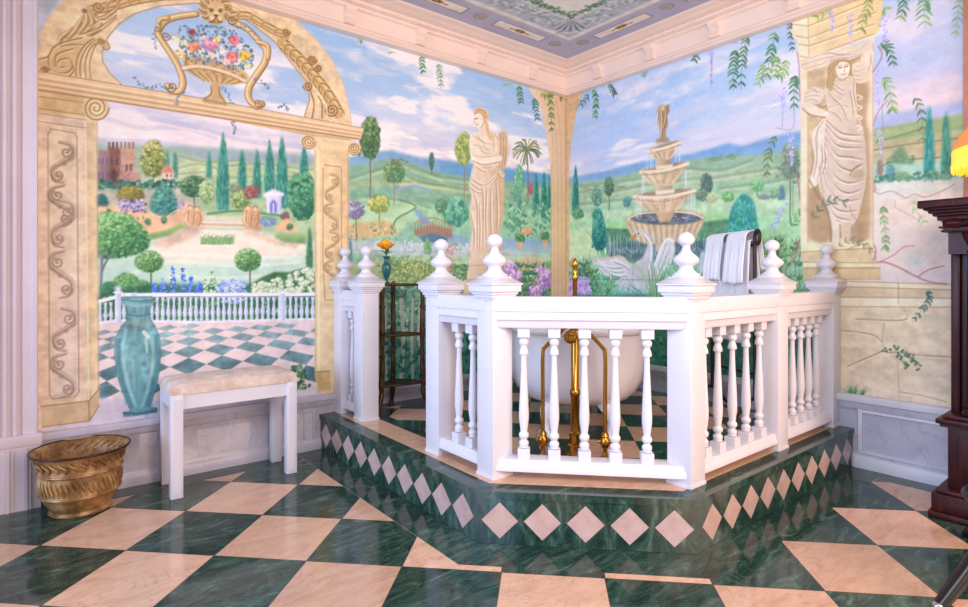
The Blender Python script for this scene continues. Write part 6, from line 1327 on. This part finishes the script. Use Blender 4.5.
# ================================================================ carved mantelpiece, lamp, stool at the right edge
mp = empty('mantelpiece', (-.3, -3.6, 0), 'dark reddish carved wooden mantelpiece with a column, cut by the right edge', 'mantelpiece')
def both(f):
    for y in (0, -1.48): f(y)
m = MB()
SH = [(-.585, 1.409, 1.443), (-.565, 1.398, 1.409), (-.55, 1.385, 1.398), (-.535, 1.372, 1.385), (-.52, 1.352, 1.372)]
for i, (x, z0, z1) in enumerate(SH): e = (.585 + x); m.box(x, -.04, -4.62 + e, -2.713 - e * .9, z0, z1, bev=.004)
wpart(m, 'mantel_shelf', M_wood, mp)
m = MB(); m.tube([(-.52, -2.795 - i * .02, 1.338) for i in range(92)], .017, 10)
for s in range(2):
    m.tube([(-.52 - .014 * math.cos(i * .8 + s * PI), -2.795 - i * .02, 1.338 + .014 * math.sin(i * .8 + s * PI)) for i in range(92)], .009, 7)
wpart(m, 'rope_moulding', M_wood, mp)
m = MB(); m.box(-.50, -.04, -4.60, -2.79, 1.302, 1.352); m.box(-.515, -.04, -4.60, -2.775, 1.318, 1.326, bev=.003); m.box(-.505, -.04, -4.60, -2.782, 1.30, 1.309, bev=.003); m.box(-.46, -.04, -4.56, -2.80, 1.20, 1.302); wpart(m, 'frieze_board', M_wood, mp)
for y in (0, -1.48):
    m = MB(); m.box(-.545, -.04, -3.09 + y, -2.742 + y, .001, .03, bev=.006); m.box(-.53, -.04, -3.08 + y, -2.752 + y, .03, .11, bev=.004); m.box(-.52, -.04, -3.07 + y, -2.765 + y, .11, .13, bev=.006)
    m.box(-.47, -.04, -3.03 + y, -2.80 + y, .13, .41, bev=.004); m.box(-.475, -.46, -3.0 + y, -2.835 + y, .17, .37, bev=.004)
    m.box(-.51, -.04, -3.06 + y, -2.762 + y, .425, .447, bev=.006); m.box(-.49, -.04, -3.05 + y, -2.775 + y, .41, .425); m.box(-.485, -.04, -3.045 + y, -2.785 + y, .447, .465, bev=.004)
    wpart(m, 'pedestal', M_wood, mp)
    m = MB(); m.box(-.37, -.04, -3.02 + y, -2.795 + y, .465, 1.30); m.box(-.40, -.36, -2.83 + y, -2.797 + y, .465, 1.30, bev=.004); wpart(m, 'pilaster', M_wood, mp)
    m = MB(); m.lathe([(.062, .466), (.066, .475), (.062, .49), (.05, .50), (.056, .512), (.048, .53), (.046, .8), (.042, 1.20), (.052, 1.205), (.054, 1.215), (.046, 1.222), (.05, 1.235), (.06, 1.262), (.066, 1.285), (.066, 1.30)], -.425, -2.905 + y, 24); wpart(m, 'column', M_wood, mp)
m = MB(); m.box(-.2, -.04, -4.3, -3.02, 0, 1.22); wpart(m, 'back_panel', M_wood, mp)
# lamp
def glow(name, c, e, st):
    t = NT(name); t.col(L(*c)); t.rough(.8); t.b.inputs['Emission Color'].default_value = (*L(*e), 1); t.b.inputs['Emission Strength'].default_value = st; return t.m
lp = empty('table_lamp', (-.28, -3.03, 1.4435), 'lit lamp with an amber fringed shade standing on the dark mantelpiece', 'lamp')
m = MB(); m.lathe([(.075, 0), (.078, .008), (.05, .016), (.02, .03), (.016, .08), (.03, .12), (.02, .16), (.011, .2), (.010, .40), (.001, .405)], n=24); m.build('lamp_base', M_bronze, lp)
m = MB(); m.lathe([(.250, .245), (.247, .262), (.225, .31), (.18, .37), (.125, .43), (.08, .47), (.076, .49), (.07, .49), (.075, .468), (.12, .425), (.175, .365), (.22, .305), (.24, .258)], n=48); m.build('lamp_shade', glow('amber_shade', (214, 140, 84), (255, 150, 60), .45), lp)
m = MB()
m.lathe([(.246, .25), (.25, .24), (.25, .175), (.246, .175), (.244, .245)], n=60)
for k in range(110):
    a = 2 * PI * k / 110; l = .025 + .012 * ((k * 7) % 5) / 4
    m.tube([(.248 * math.cos(a), .248 * math.sin(a), .178), (.249 * math.cos(a), .249 * math.sin(a), .178 - l)], [.0055, .003], 5)
m.build('fringe', glow('yellow_fringe', (250, 206, 90), (255, 196, 60), .85), lp)
# stool
st = empty('stool', (-1.015, -3.154, 0), 'black stool at the lower right edge with one splayed leg showing', 'stool')
m = MB(); m.lathe([(.001, .275), (.14, .275), (.19, .285), (.20, .30), (.19, .318), (.10, .326), (.001, .328)], n=32); m.build('seat', M_black, st)
for k in range(3):
    a = math.radians(155 + 120 * k); c, s = math.cos(a), math.sin(a)
    m = MB(); m.tube(catmull([(c * .10, s * .10, .29), (c * .20, s * .20, .22), (c * .34, s * .34, .09), (c * .437, s * .437, .006)], 5), [.028, .028, .028, .027, .027, .026, .026, .025, .025, .024, .024, .023, .022, .021, .02, .02], 12); p = m.build('leg', M_black, st)
    m = MB(); m.lathe([(.001, .001), (.016, .001), (.018, .008), (.016, .02), (.01, .026)], c * .439, s * .439, 12); m.build('ferrule', simple('steel', (200, 200, 204), .3, .9), p)

# ================================================================ light
w = bpy.data.worlds.new('world'); scn.world = w; w.use_nodes = True
bg = w.node_tree.nodes['Background']; bg.inputs[0].default_value = (.86, .86, .95, 1); bg.inputs[1].default_value = WORLD
def area(name, loc, tgt, sx, sy, e, c):
    d = bpy.data.lights.new(name, 'AREA'); d.shape = 'RECTANGLE'; d.size = sx; d.size_y = sy; d.energy = e; d.color = c
    o = bpy.data.objects.new(name, d); COL.objects.link(o); o.location = loc
    o.rotation_euler = (Vector(tgt) - Vector(loc)).to_track_quat('-Z', 'Y').to_euler(); return o
o = area('assumed_cool_light', (-6.2, -1.5, 1.6), (-2, -1.35, .95), 2.2, 2.0, E_COOL, (.52, .67, 1.0)); o.data.spread = math.radians(80)  # unseen cool light assumed at the left for bluish faces; no window is built
area('assumed_warm_light', (-1.2, -6.0, 2.0), (-1.2, -1.5, 1.1), 2.4, 2.0, E_WARM, (1.0, .72, .57))  # unseen warm light assumed behind on the right; not the mantelpiece lamp
o = area('warm_fill_light', (-.9, -4.7, .9), (-.9, -2.2, .62), 1.2, .9, E_WARM_FILL, (1.0, .64, .46)); o.data.spread = math.radians(110)  # unseen warm fill added to give the right balustrade its peach tint
area('top_fill_light', (-3.0, -3.6, 2.3), (-1.4, -1.2, 1.3), 1.2, 1.2, E_TOP, (1.0, .97, .95))  # unseen fill added high up to brighten the middle of the room
pl = bpy.data.lights.new('bulb', 'POINT'); pl.energy = 5; pl.color = (1, .72, .4); pl.shadow_soft_size = .04
po = bpy.data.objects.new('bulb', pl); COL.objects.link(po); po.location = (-.28, -3.03, 1.78)
vs = scn.view_settings; vs.view_transform = 'Standard'; vs.look = 'None'; vs.gamma = 1; vs.use_curve_mapping = False; vs.exposure = EXPO
